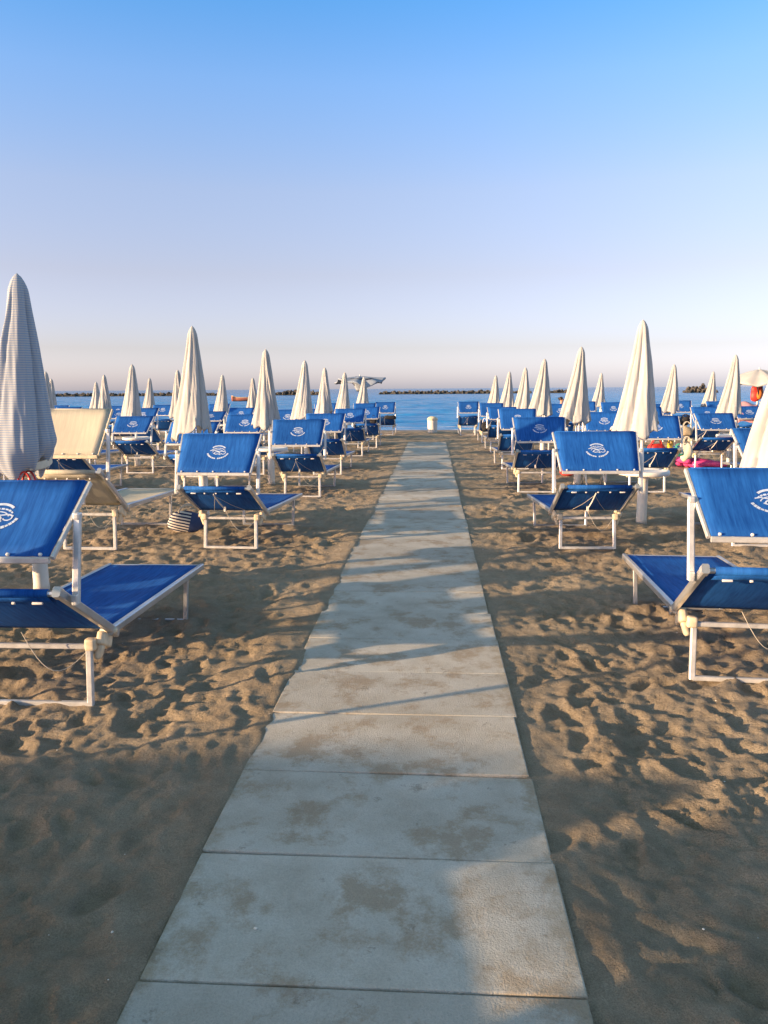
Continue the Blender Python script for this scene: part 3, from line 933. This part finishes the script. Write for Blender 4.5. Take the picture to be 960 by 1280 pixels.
uv = [make_umbrella(3, lean=0.75, ridge=(268, 0.42), H0=1.06), make_umbrella(8, lean=0.95, H0=1.1), make_umbrella(14, lean=0.6, ridge=(258, 0.35), H0=1.06), make_umbrella(21, lean=0.82, ridge=(285, 0.18), H0=1.1)]
tb = make_table()
for r_ in uv + [tb]: vidx[r_.name] = tree_index(r_)
UG = 'folded cream umbrellas standing beside the loungers'; TG = 'white tables round the umbrella poles'
def put_simple(root, x, y, rz=0.0, sc=1.0, dz=0.0):
    idx = vidx[root.name]
    if root.name in used: o = copy_tree(root, None, idx)
    else: o = root; used.add(root.name)
    o.location = (x, y, gz(y) + dz); o.rotation_euler = (0, 0, rz); o.scale = (1, 1, sc)
    return o

# (apex px, apex py, distance, base px or None, variant, label, table label)
umbs = [
 (240, 407, 9.7, 255, 0, 'tall folded umbrella behind the second blue lounger along the left of the walkway'),
 (332, 436, 13.2, 340, 2, 'folded umbrella between second and third lounger rows left of the walkway'),
 (381, 450, 16.8, None, 0, 'folded umbrella third in the line left of the walkway, counting away from the viewer'),
 (406, 459, 20.8, None, 2, 'folded umbrella fourth in the line left of the walkway, before the open umbrella'),
 (431, 465, 24.2, None, 0, 'folded umbrella directly left of the open umbrella, fifth along the walkway'),
 (455, 471, 28.0, None, 1, 'small folded umbrella standing right under the rim of the open umbrella'),
 (165, 455, 16.6, None, 0, 'folded umbrella behind the lounger just past the cream canopy, second line left'),
 (222, 462, 20.2, None, 2, 'slim folded umbrella half hidden by the left of the tall second umbrella'),
 (278, 468, 23.6, None, 0, 'folded umbrella standing alone between the two tall ones on the left'),
 (316, 472, 27.2, None, 2, 'small folded umbrella next to the red boat on the water'),
 (130, 468, 23.6, None, 2, 'right one of two small folded umbrellas above the cream canopy'),
 (187, 472, 27.2, None, 0, 'small folded umbrella right beside the taller one behind the cream canopy'),
 (120, 477, 29.0, None, 1, 'left and smaller of two small folded umbrellas above the cream canopy'),
 (57, 464, 20.2, None, 2, 'folded umbrella peeking out right of the big striped umbrella'),
 (64, 473, 27.2, None, 0, 'smaller folded umbrella tucked second behind the big striped umbrella'),
 (804, 399, 9.25, 803, 3, 'tallest folded umbrella on the right, with its white table in front row'),
 (727, 433, 13.2, None, 1, 'folded umbrella second in the line right of the walkway'),
 (681, 448, 17.3, None, 1, 'folded umbrella third in the line right of the walkway, behind the second blue canopy'),
 (657, 459, 21.6, None, 3, 'folded umbrella fourth in the line right of the walkway'),
 (637, 464, 25.8, None, 1, 'folded umbrella fifth in the line right of the walkway'),
 (620, 469, 29.6, None, 3, 'last small folded umbrella by the water right of the walkway'),
 (752, 466, 29.0, None, 1, 'small folded umbrella between the two largest ones on the right'),
 (843, 455, 21.2, None, 3, 'folded umbrella right of the tallest one on the right side'),
 (892, 464, 28.5, None, 1, 'small folded umbrella behind the lounger with the white hanging bag'),
 (920, 443, 17.0, None, 3, 'tall folded umbrella left of the open umbrella on the far right'),
]
tables = []
for (ax, ay, Yd, bx, vi, lab) in umbs:
    p = at_depth(ax, ay, Yd)
    hgt = p.z - gz(Yd)
    x = p.x if bx is None else at_depth(bx, 620, Yd).x
    o = put_simple(uv[vi], x, Yd, random.uniform(-0.12, 0.12), hgt / 2.38)
    if bx is not None: o.rotation_euler = (0, math.atan((p.x - x) / hgt), 0)
    tag(o, lab, 'umbrella', UG)
    t_ = put_simple(tb, x, Yd, random.uniform(0, 6))
    tables.append((t_, lab))
ends = {0: 'white round table on a thick column behind the second lounger left of the walkway',
        1: 'white round table with white column at the third lounger row left of the walkway',
        15: 'white round table on a thick white column under the tallest umbrella on the right'}
for i, (t_, lab) in enumerate(tables):
    tag(t_, ends.get(i, ('white table round the pole of the ' + lab.replace('folded umbrella', 'umbrella'))), 'table', TG)
    w = t_['label'].split()
    if len(w) > 16: t_['label'] = ' '.join(w[:16])
# the near umbrella on the left (finely lined cloth, tied at the hem) and the one cut by the right edge
big = make_umbrella(33, M['gridcanvas'], lean=0.45, wide=1.22, H0=0.95, tuck=True, pleats=5, ridge=(252, 0.62))
p = at_depth(26, 341, 5.87)
big.location = (-3.17, 5.87, 0); big.scale = (1, 1, p.z / 2.38)
tag(big, 'biggest folded umbrella at the left edge, finely lined cloth tied at the hem', 'umbrella', UG)
bm = bmesh.new()
pts = [(0.190 * math.cos(2 * PI * k / 28) - 0.05, 0.185 * math.sin(2 * PI * k / 28), 1.0 + 0.02 * math.sin(4 * PI * k / 28)) for k in range(29)]
add_tube(bm, pts, 0, squash=(0.028, 0.006))
link_mesh('tie_band', bm, M['offwhite'], big)
t_ = put_simple(tb, -3.17, 5.87, 0.4); tag(t_, 'white table column behind the nearest blue canopy on the left', 'table', TG)
rn = make_umbrella(45, lean=1.0, wide=1.05, H0=1.0)
rn.location = (2.50, 5.45, 0); rn.scale = (1, 1, 1.0)
tag(rn, 'folded umbrella cut by the right edge of the picture, its skirts flaring left', 'umbrella', UG)
t_ = put_simple(tb, 2.50, 5.45, 1.0); tag(t_, 'white table under the umbrella cut by the right edge', 'table', TG)
OFF_U = 'folded cream umbrella in the rows outside the picture beside and behind the viewer'
for (x, yv) in ((-3.1, 2.4), (-3.1, -1.4), (-6.6, 2.4), (-6.7, 6.1), (-6.6, -1.5), (-10.2, 2.3), (-10.2, 6.0)):
    o = put_simple(uv[random.randrange(4)], x, yv, random.uniform(-0.2, 0.2), 1.0); tag(o, OFF_U, 'umbrella', 'umbrellas outside the frame')

# open umbrellas
def make_open_umbrella(seed, R=0.98, top=2.5, rim=2.18, val=0.10, sag=0.05, loose=False, mat=None):
    rr = random.Random(seed)
    root = empty('open_umbrella')
    n, m = 64, 12
    P = []
    for j in range(m + 1):
        t = j / m; ring = []
        for i in range(n):
            th = 2 * PI * i / n; k = math.cos(8 * th)
            r = R * t * (1 - 0.05 * (1 - k) * t)
            z = top - (top - rim) * t ** 1.5 - 0.03 * t * (1 - k) + 0.06 * t * t * math.sin(th * 2 + seed) + sag * t * t * math.sin(3 * th + 2 * seed) + (sag - 0.05) * t ** 3 * math.sin(7 * th + seed)
            ring.append((r * math.cos(th), r * math.sin(th), z))
        P.append(ring)
    # valance and underside
    rim_ring = P[-1]
    P.append([(x * 1.004, y_ * 1.004, z - val - 0.02 * math.sin(i * 1.3)) for i, (x, y_, z) in enumerate(rim_ring)])
    P.append([(x * 0.992, y_ * 0.992, z - val * 0.9) for (x, y_, z) in rim_ring])
    P.append([(x * 0.99, y_ * 0.99, z - 0.012) for (x, y_, z) in rim_ring])
    for j in range(m - 1, 0, -1): P.append([(x, y_, z - 0.012) for (x, y_, z) in P[j]])
    verts = [p for r_ in P for p in r_]; faces = []
    for j in range(len(P) - 1):
        for i in range(n):
            a = j * n + i; b = j * n + (i + 1) % n; faces.append((a, a + n, b + n, b))
    np_mesh('canopy', verts, faces, mat or M['canvas'], root)
    bm = bmesh.new(); add_tube(bm, [(0, 0, 0), (0, 0, top + 0.06)], 0.024, 12); add_box(bm, (0, 0, 1.95), (0.07, 0.07, 0.06), None, 0.01)
    link_mesh('pole', bm, M['white'], root, True)
    bm = bmesh.new()
    for k in range(8):
        a = k * PI / 4
        add_tube(bm, [(0.03 * math.cos(a), 0.03 * math.sin(a), 1.96), (0.5 * R * math.cos(a), 0.5 * R * math.sin(a), top - (top - rim) * 0.35 - 0.04)], 0.008, 6)
    link_mesh('ribs', bm, M['alu'], root)
    if loose:
        bm = bmesh.new()
        prof = [(0.62, rim + 0.10), (0.40, rim + 0.02), (0.26, rim - 0.14), (0.19, rim - 0.32), (0.15, rim - 0.42), (0.145, rim - 0.40), (0.25, rim - 0.10), (0.40, rim + 0.045), (0.61, rim + 0.115)]
        add_lathe(bm, prof, n=32, close=False)
        for v in bm.verts: v.co.x *= 1 + 0.12 * math.sin(5 * math.atan2(v.co.y, v.co.x)); v.co.x += 0.03
        link_mesh('loose_cloth', bm, mat or M['canvas'], root, True)
    return root
ou = make_open_umbrella(1, 0.98, 2.46, 2.24, 0.035, 0.085, True, M['greycanvas']); p = at_depth(450, 480, 29.3)
ou.location = (p.x, 29.3, gz(29.3)); ou.scale = (1, 1, 0.90)
tag(ou, 'open grey umbrella with ragged drooping rim ending the left line by the water', 'umbrella', 'open umbrellas')
ou2 = make_open_umbrella(2.4, 0.85, 2.62, 2.22, 0.05); p = at_depth(948, 480, 23.8)
ou2.location = (p.x, 23.8, gz(23.8)); ou2.scale = (1, 1, 0.84)
tag(ou2, 'open cream umbrella at far right with a bag hanging from its rim', 'umbrella', 'open umbrellas')

for (x, yv) in ((-13.4, -3.0), (-10.3, -3.3)):  # unseen open umbrellas added to throw shade on the near sand
    o = copy_tree(ou2, None, tree_index(ou2)); o.location = (x, yv, 0); o.scale = (1.15, 1.15, 0.95)
    tag(o, 'open cream umbrella among the rows outside the picture on the left', 'umbrella', 'open umbrellas outside the frame')

# ------------------------------------------------------------------ small things
def blob(bm, c, s, seed, n=3, noise=0.12, boxy=0.0):
    rr = random.Random(seed)
    r = bmesh.ops.create_icosphere(bm, subdivisions=n, radius=1.0)
    ks = [(Vector((rr.gauss(0, 1), rr.gauss(0, 1), rr.gauss(0, 1))) * 2.2, rr.uniform(0, 6)) for _ in range(6)]
    for v in r['verts']:
        p = v.co.copy()
        k = 1 + noise * sum(math.sin(p.dot(d_) + f_) for d_, f_ in ks) / 2.4
        if boxy:
            mx = max(abs(p.x), abs(p.y), abs(p.z)); p = p.lerp(p / mx * 0.85, boxy)
        v.co = Vector((p.x * s[0], p.y * s[1], p.z * s[2])) * k + Vector(c)

def bag(name, loc, s, mat, label, seed, handle=M['cord'], group=None, rz=0.0, cat='bag', hh=0.9):
    root = empty(name, loc, rz)
    bm = bmesh.new(); blob(bm, (0, 0, s[2]), s, seed, 3, 0.16, 0.35)
    link_mesh('body', bm, mat, root, True)
    for q in (-1, 1):
        bm = bmesh.new()
        pts = [(s[0] * 0.55 * math.cos(a), q * s[1] * 0.45, s[2] * 1.75 + s[2] * hh * math.sin(a)) for a in [PI * i / 10 for i in range(11)]]
        add_tube(bm, pts, 0.008, 6)
        link_mesh('handle', bm, handle, root, True)
    tag(root, label, cat, group)
    return root

# striped beach bag on the sand
p = ground_at(231, 664)
b_ = bag('beach_bag', (p.x, p.y, float(sand_z(p.x, p.y)) - 0.02), (0.21, 0.12, 0.125), M['navystripe'], 'navy and white striped beach bag on the sand by the second left lounger', 4, M['cord'], rz=0.2)
b_.rotation_euler = (0.0, 0.25, 0.3)
# toys / bag on the near left table (behind the canopy)
bag('toy_bag', (-3.14, 5.72, 0.642), (0.10, 0.08, 0.13), M['beige'], 'small sandy toy bag on the table under the biggest striped umbrella', 5, M['red'])
# things hanging from or lying on loungers
def hang(px, py_top, Y, w, h, mat, label, seed, name='beach_bag', handle=M['cord'], dep=0.07, hh=0.9):
    p = at_depth(px, py_top, Y)
    return bag(name, (p.x, Y, p.z - h), (w / 2, dep, h * 0.36), mat, label, seed, handle, hh=hh)
hang(859, 544, 14.95, 0.24, 0.50, M['offwhite'], 'off white cloth bag hanging from the lounger above the pink float', 11)
hang(859, 526, 18.4, 0.30, 0.38, M['beige'], 'round beige straw bag hanging behind the white cloth bag', 12)
hang(857, 517, 20.3, 0.26, 0.30, M['black'], 'black bag hanging above the beige straw bag on the right', 13, handle=M['black'])
hang(606, 522, 23.15, 0.22, 0.42, M['black'], 'black and white bag hanging on the fifth lounger right of the walkway', 14, handle=M['white'])
hang(821, 548, 11.95, 0.26, 0.26, M['red'], 'red bag hung under the blue canopy right of the tallest umbrella', 15, handle=M['red'])
hang(838, 549, 11.95, 0.10, 0.24, M['yellow'], 'small yellow bag hung beside the red bag under a blue canopy', 16, handle=M['yellow'])
hang(849, 554, 14.5, 0.20, 0.24, M['green'], 'small green bag hung left of the white cloth bag', 17, handle=M['green'])
hang(467, 519, 21.75, 0.20, 0.24, M['black'], 'black bag on the fifth lounger left of the walkway', 18, handle=M['black'])
hang(488, 517, 28.0, 0.42, 0.20, M['black'], 'black bundle under the last canopy left of the walkway', 19, handle=M['black'])
hang(768, 532, 15.0, 0.24, 0.22, M['black'], 'black bag just left of the tallest umbrella on the right', 20, handle=M['white'])
# bag with red and orange toys hanging from the open umbrella on the right
p = at_depth(946, 474, 23.6)
tr = empty('toy_net', (p.x, 23.55, p.z - 0.60))
bm = bmesh.new(); blob(bm, (0, 0, 0.20), (0.17, 0.10, 0.22), 21, 3, 0.14, 0.2); link_mesh('net_body', bm, M['red'], tr, True)
bm = bmesh.new(); blob(bm, (0.05, -0.09, 0.16), (0.075, 0.05, 0.15), 22, 2, 0.1); link_mesh('toy', bm, M['orange'], tr, True)
bm = bmesh.new(); blob(bm, (0.02, 0.0, 0.47), (0.10, 0.07, 0.13), 23, 2, 0.2)
add_tube(bm, [(-0.05, -0.10, 0.45), (0.0, -0.13, 0.2), (0.02, -0.08, 0.02)], 0.018, 6)
add_tube(bm, [(0.10, -0.08, 0.46), (0.13, -0.10, 0.25), (0.10, -0.06, 0.05)], 0.016, 6)
link_mesh('strap', bm, M['black'], tr, True)
tag(tr, 'red and orange toy net with black straps hanging from the right open umbrella', 'toy bag')
# pink air mattress on the sand
p = ground_at(881, 585)
o = empty('air_mattress', (p.x + 0.02, p.y + 0.3, float(sand_z(p.x, p.y + 0.3))), 0.35)
bm = bmesh.new()
for k in range(5):
    yk = -0.26 + 0.13 * k
    add_tube(bm, [(-0.42 + 0.02 * (k % 2), yk, 0.07), (-0.38, yk, 0.085), (-0.1, yk, 0.11 + 0.02 * math.sin(k)), (0.2, yk, 0.085), (0.42, yk, 0.06)], [0.02, 0.07, 0.075, 0.07, 0.03], 10)
link_mesh('body', bm, M['pink'], o, True)
bm = bmesh.new(); add_tube(bm, [(-0.5, -0.25, 0.16), (-0.5, 0.0, 0.20), (-0.48, 0.25, 0.16)], [0.05, 0.10, 0.05], 10); link_mesh('head_cushion', bm, M['pink'], o, True)
tag(o, 'bright pink inflatable lying on the sand under a lounger on the right', 'inflatable')
# red bag on the sand under the second right lounger
p = ground_at(712, 596)
bag('beach_bag', (p.x, p.y, float(sand_z(p.x, p.y)) - 0.01), (0.17, 0.12, 0.09), M['red'], 'red bag on the sand behind the second lounger right of the walkway', 31, M['red'])
# folding stool with white legs
p = ground_at(742, 607)
o = empty('folding_stool', (p.x, p.y, float(sand_z(p.x, p.y))), 0.1)
for s in (-1, 1):
    for q in (-1, 1):
        bm = bmesh.new(); add_tube(bm, [(s * 0.16, q * 0.15, 0), (s * 0.14, -q * 0.13, 0.44)], 0.016, 8); link_mesh('leg', bm, M['white'], o, True)
bm = bmesh.new()
add_sheet(bm, lambda u, v: Vector(((u - 0.5) * 0.34, (v - 0.5) * 0.30, 0.445 - 0.03 * math.sin(PI * v))), 6, 6, 0.006)
link_mesh('seat', bm, M['blue'], o, True)
tag(o, 'low stool with white legs standing behind the second lounger on the right', 'stool')
# pink towel over a distant canopy on the right
cp_ = at_depth(934, 513, 20.2)
lo = put(variants[0], cp_.x, 20.3, 0.0); tag(lo, 'blue lounger with a pale pink towel over its canopy at far right', 'lounger', LG)
bm = bmesh.new()
add_sheet(bm, lambda u, v: Vector(((u - 0.5) * 0.62, -0.36 + 0.42 * v, 0.015 + 0.87 + 0.36 * v + 0.03 * math.sin(5 * u) + 0.02 * math.sin(9 * u + 3 * v) + (0 if v > 0.1 else -1.2 * (0.1 - v)))), 14, 10, 0.014)
o = link_mesh('towel', bm, M['pinkcloth'], None, True); o.location = (cp_.x, 20.3, lo.location.z + 0.02)
tag(o, 'pale pink towel spread over a lounger canopy below the right open umbrella', 'towel')

# white bin at the end of the walkway
p = ground_at(540.5, 541)
o = empty('litter_bin', (p.x, p.y, gz(p.y)))
bm = bmesh.new(); add_lathe(bm, [(0.175, 0.0), (0.185, 0.02), (0.195, 0.50), (0.20, 0.515)], n=28); link_mesh('body', bm, M['white'], o, True)
bm = bmesh.new(); add_lathe(bm, [(0.205, 0.50), (0.215, 0.53), (0.205, 0.57), (0.15, 0.625), (0.06, 0.65), (0.01, 0.655)], n=28); link_mesh('lid', bm, M['plastic'], o, True)
tag(o, 'white litter bin with domed lid at the seaward end of the walkway', 'bin')

# rowing boat on the water
p = at_depth(305, 498.5, 120)
o = empty('rowing_boat', (p.x, 120, SEA - 0.05), 0.12)
sec = []
for i in range(15):
    t = i / 14; x = -1.9 + 3.8 * t
    w = 0.68 * math.sin(PI * min(1, 0.12 + 0.88 * (1 - t))) ** 0.6 if t > 0.08 else 0.50
    w = max(w, 0.03); dpt = 0.05 + 0.18 * t ** 6
    sec.append((x, w, 0.62 + 0.28 * (2 * t - 1) ** 4, dpt))
bm = bmesh.new(); rg = []
for (x, w, top, dp) in sec:
    rg.append([bm.verts.new((x, w * a, dp + (top - dp) * b)) for a, b in ((1, 1), (0.92, 0.55), (0.6, 0.15), (0, 0), (-0.6, 0.15), (-0.92, 0.55), (-1, 1), (-0.9, 0.95), (-0.5, 0.25), (0.5, 0.25), (0.9, 0.95))])
for i in range(len(rg) - 1):
    for j in range(11): bm.faces.new((rg[i][j], rg[i][(j + 1) % 11], rg[i + 1][(j + 1) % 11], rg[i + 1][j]))
bm.faces.new(rg[0]); bm.faces.new(list(reversed(rg[-1])))
link_mesh('hull', bm, M['boatred'], o, True)
for s in (-1, 1):
    bm = bmesh.new(); add_tube(bm, [(x, s * (w + 0.02), top + 0.02) for (x, w, top, dp) in sec], 0.055, 8); link_mesh('gunwale', bm, M['wood'], o, True)
for x in (-0.9, 0.2):
    bm = bmesh.new(); add_box(bm, (x, 0, 0.48), (0.25, 1.06, 0.04), None, 0.01); link_mesh('bench', bm, M['wood'], o)
tag(o, 'small red wooden boat afloat beyond the left rows of umbrellas', 'boat')

# person wading behind the right-hand canopies
def person(loc, rz):
    root = empty('person', loc, rz)
    J = {'pel': (0, 0, 0.88, .125, .10), 'waist': (0, 0.01, 1.03, .115, .085), 'chest': (0, 0.0, 1.22, .135, .095), 'neck0': (0, 0.01, 1.37, .06, .055), 'neck1': (0, 0.0, 1.43, .047, .05), 'head0': (0, -0.01, 1.49, .072, .08), 'head1': (0, -0.005, 1.57, .078, .09), 'head2': (0, 0.0, 1.625, .05, .06)}
    for s, nm in ((-1, 'l'), (1, 'r')):
        J.update({nm + 'sh': (s * .155, 0.01, 1.32, .052, .05), nm + 'el': (s * .215, 0.03, 1.07, .036, .036), nm + 'wr': (s * .20, -0.08, 0.86, .024, .024), nm + 'pa': (s * .195, -0.10, 0.79, .030, .016),
                  nm + 'hip': (s * .085, 0, 0.80, .085, .085), nm + 'kn': (s * .095, -0.02, 0.46, .052, .052), nm + 'an': (s * .095, 0.01, 0.08, .034, .034), nm + 'to': (s * .105, -0.13, 0.03, .032, .022)})
        for k in range(4):
            J[nm + 'f%d' % k] = (s * (.175 + .013 * k), -0.118 - 0.006 * (k == 1), 0.735 - 0.006 * (k in (1, 2)), .008, .008)
            J[nm + 'g%d' % k] = (s * (.176 + .012 * k), -0.132, 0.700 - 0.007 * (k in (1, 2)), .007, .007)
        J[nm + 't0'] = (s * .172, -0.125, 0.775, .010, .010); J[nm + 't1'] = (s * .168, -0.145, 0.745, .008, .008)
    E = [('pel', 'waist'), ('waist', 'chest'), ('chest', 'neck0'), ('neck0', 'neck1'), ('neck1', 'head0'), ('head0', 'head1'), ('head1', 'head2')]
    for nm in 'lr':
        E += [('chest', nm + 'sh'), (nm + 'sh', nm + 'el'), (nm + 'el', nm + 'wr'), (nm + 'wr', nm + 'pa'), ('pel', nm + 'hip'), (nm + 'hip', nm + 'kn'), (nm + 'kn', nm + 'an'), (nm + 'an', nm + 'to'), (nm + 'pa', nm + 't0'), (nm + 't0', nm + 't1')]
        for k in range(4): E += [(nm + 'pa', nm + 'f%d' % k), (nm + 'f%d' % k, nm + 'g%d' % k)]
    names = list(J); ix = {n_: i for i, n_ in enumerate(names)}
    me = bpy.data.meshes.new('body'); me.from_pydata([J[n_][:3] for n_ in names], [(ix[a], ix[b]) for a, b in E], [])
    o = bpy.data.objects.new('body', me); COL.objects.link(o); o.parent = root
    sk = o.modifiers.new('skin', 'SKIN')
    for i, n_ in enumerate(names):
        me.skin_vertices[0].data[i].radius = J[n_][3:5]
    me.skin_vertices[0].data[0].use_root = True
    sb = o.modifiers.new('sub', 'SUBSURF'); sb.levels = sb.render_levels = 2
    me.materials.append(M['skin'])
    # face: nose, ears, eyes, mouth
    bm = bmesh.new()
    blob(bm, (0, -0.100, 1.535), (0.013, 0.020, 0.022), 1, 2, 0.0)
    for s in (-1, 1): blob(bm, (s * 0.079, 0.005, 1.54), (0.010, 0.020, 0.030), 2, 2, 0.0)
    link_mesh('face', bm, M['skin'], root, True)
    bm = bmesh.new()
    for s in (-1, 1): blob(bm, (s * 0.030, -0.083, 1.555), (0.011, 0.008, 0.007), 3, 1, 0.0)
    add_tube(bm, [(-0.022, -0.087, 1.495), (0, -0.093, 1.493), (0.022, -0.087, 1.495)], 0.005, 6)
    link_mesh('eyes', bm, M['hair'], root, True)
    bm = bmesh.new(); blob(bm, (0, 0.030, 1.585), (0.095, 0.098, 0.088), 5, 3, 0.10); blob(bm, (0, 0.105, 1.60), (0.045, 0.045, 0.045), 6, 2, 0.15)
    link_mesh('hair', bm, M['hair'], root, True)
    bm = bmesh.new()
    add_lathe(bm, [(0.148, 0.80), (0.150, 0.86), (0.142, 0.93)], n=24, close=False); bmesh.ops.scale(bm, vec=(1.0, 0.78, 1.0), verts=bm.verts[:])
    link_mesh('swimwear', bm, M['black'], root, True)
    return root
p = at_depth(702, 496, 33.8)
person((p.x, 33.8, p.z - 1.665), math.radians(70))
pr = [o for o in bpy.data.objects if o.name.startswith('person')][0]
tag(pr, 'dark haired person wading in the shallows behind the blue canopies', 'person')

# shell fragments and grit strewn on the sand
bm = bmesh.new(); rs = random.Random(99)
for i in range(150):
    yv = 1.4 + 9 * rs.random() ** 1.6; x = rs.uniform(-0.6, 0.5) * (yv + 1.5)
    if PATH_X0 - 0.02 < x < PATH_X1 + 0.02: continue
    z = float(sand_z(x, yv)); s = rs.uniform(0.0015, 0.0048)
    blob(bm, (x, yv, z + s * 0.3), (s * rs.uniform(0.8, 1.5), s, s * 0.5), i, 1, 0.25)
for (x, yv) in ((-0.52, 2.02),):
    blob(bm, (x, yv, 0.026), (0.007, 0.005, 0.004), 3, 1, 0.2)
o = link_mesh('shell_fragments', bm, M['shell'], None, True); tag(o, 'tiny white shell fragments strewn over the sand', 'shells', kind='stuff')

# ------------------------------------------------------------------ light
SUN_EL, SUN_AZ = math.radians(9.4), math.radians(246.0)
sd = Vector((math.sin(SUN_AZ) * math.cos(SUN_EL), math.cos(SUN_AZ) * math.cos(SUN_EL), math.sin(SUN_EL)))
sl = bpy.data.lights.new('sun', 'SUN'); sl.energy = 4.7; sl.angle = math.radians(0.55); sl.color = (1.0, 0.68, 0.38)
so = bpy.data.objects.new('sun', sl); COL.objects.link(so)
so.rotation_euler = (-sd).to_track_quat('-Z', 'Y').to_euler(); so.location = (-20, -12, 8)
w = bpy.data.worlds.new('World'); scene.world = w; w.use_nodes = True
nt_ = w.node_tree; bg = nt_.nodes['Background']
sky = nt_.nodes.new('ShaderNodeTexSky'); sky.sky_type = 'NISHITA'; sky.sun_disc = False
sky.sun_elevation = SUN_EL; sky.sun_rotation = SUN_AZ; sky.altitude = 0; sky.air_density = 1.0; sky.dust_density = 1.0; sky.ozone_density = 3.0
# sky colour grade: the band over the horizon is paler and pinker than the clean-air model
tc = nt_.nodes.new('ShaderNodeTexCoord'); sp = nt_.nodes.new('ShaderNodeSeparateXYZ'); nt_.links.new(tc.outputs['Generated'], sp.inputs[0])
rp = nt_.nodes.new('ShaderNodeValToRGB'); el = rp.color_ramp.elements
stops = [(0.0, (1.68, 1.62, 2.65)), (0.05, (1.36, 1.06, 1.34)), (0.139, (1.58, 1.02, 1.02)), (0.233, (1.74, 1.20, 1.16)), (0.342, (1.36, 1.34, 1.48)), (0.425, (0.80, 1.30, 1.60)), (0.50, (1.45, 1.3, 1.0)), (0.75, (1.9, 1.45, 0.85))]  # highest stops, out of view, warmed as added fill light
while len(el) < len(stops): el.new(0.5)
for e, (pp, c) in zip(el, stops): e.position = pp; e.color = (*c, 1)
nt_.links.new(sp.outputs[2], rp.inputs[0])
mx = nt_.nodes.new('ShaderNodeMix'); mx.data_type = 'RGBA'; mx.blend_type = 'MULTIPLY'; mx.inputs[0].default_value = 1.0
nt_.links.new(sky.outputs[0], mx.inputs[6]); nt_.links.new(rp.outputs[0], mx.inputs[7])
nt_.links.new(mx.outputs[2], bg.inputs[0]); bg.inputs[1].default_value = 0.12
vs = scene.view_settings
vs.view_transform = 'Standard'; vs.look = 'None'; vs.gamma = 1.0; vs.use_curve_mapping = False; vs.exposure = 1.18
scene.cycles.max_bounces = 6
scene.cycles.use_denoising = True
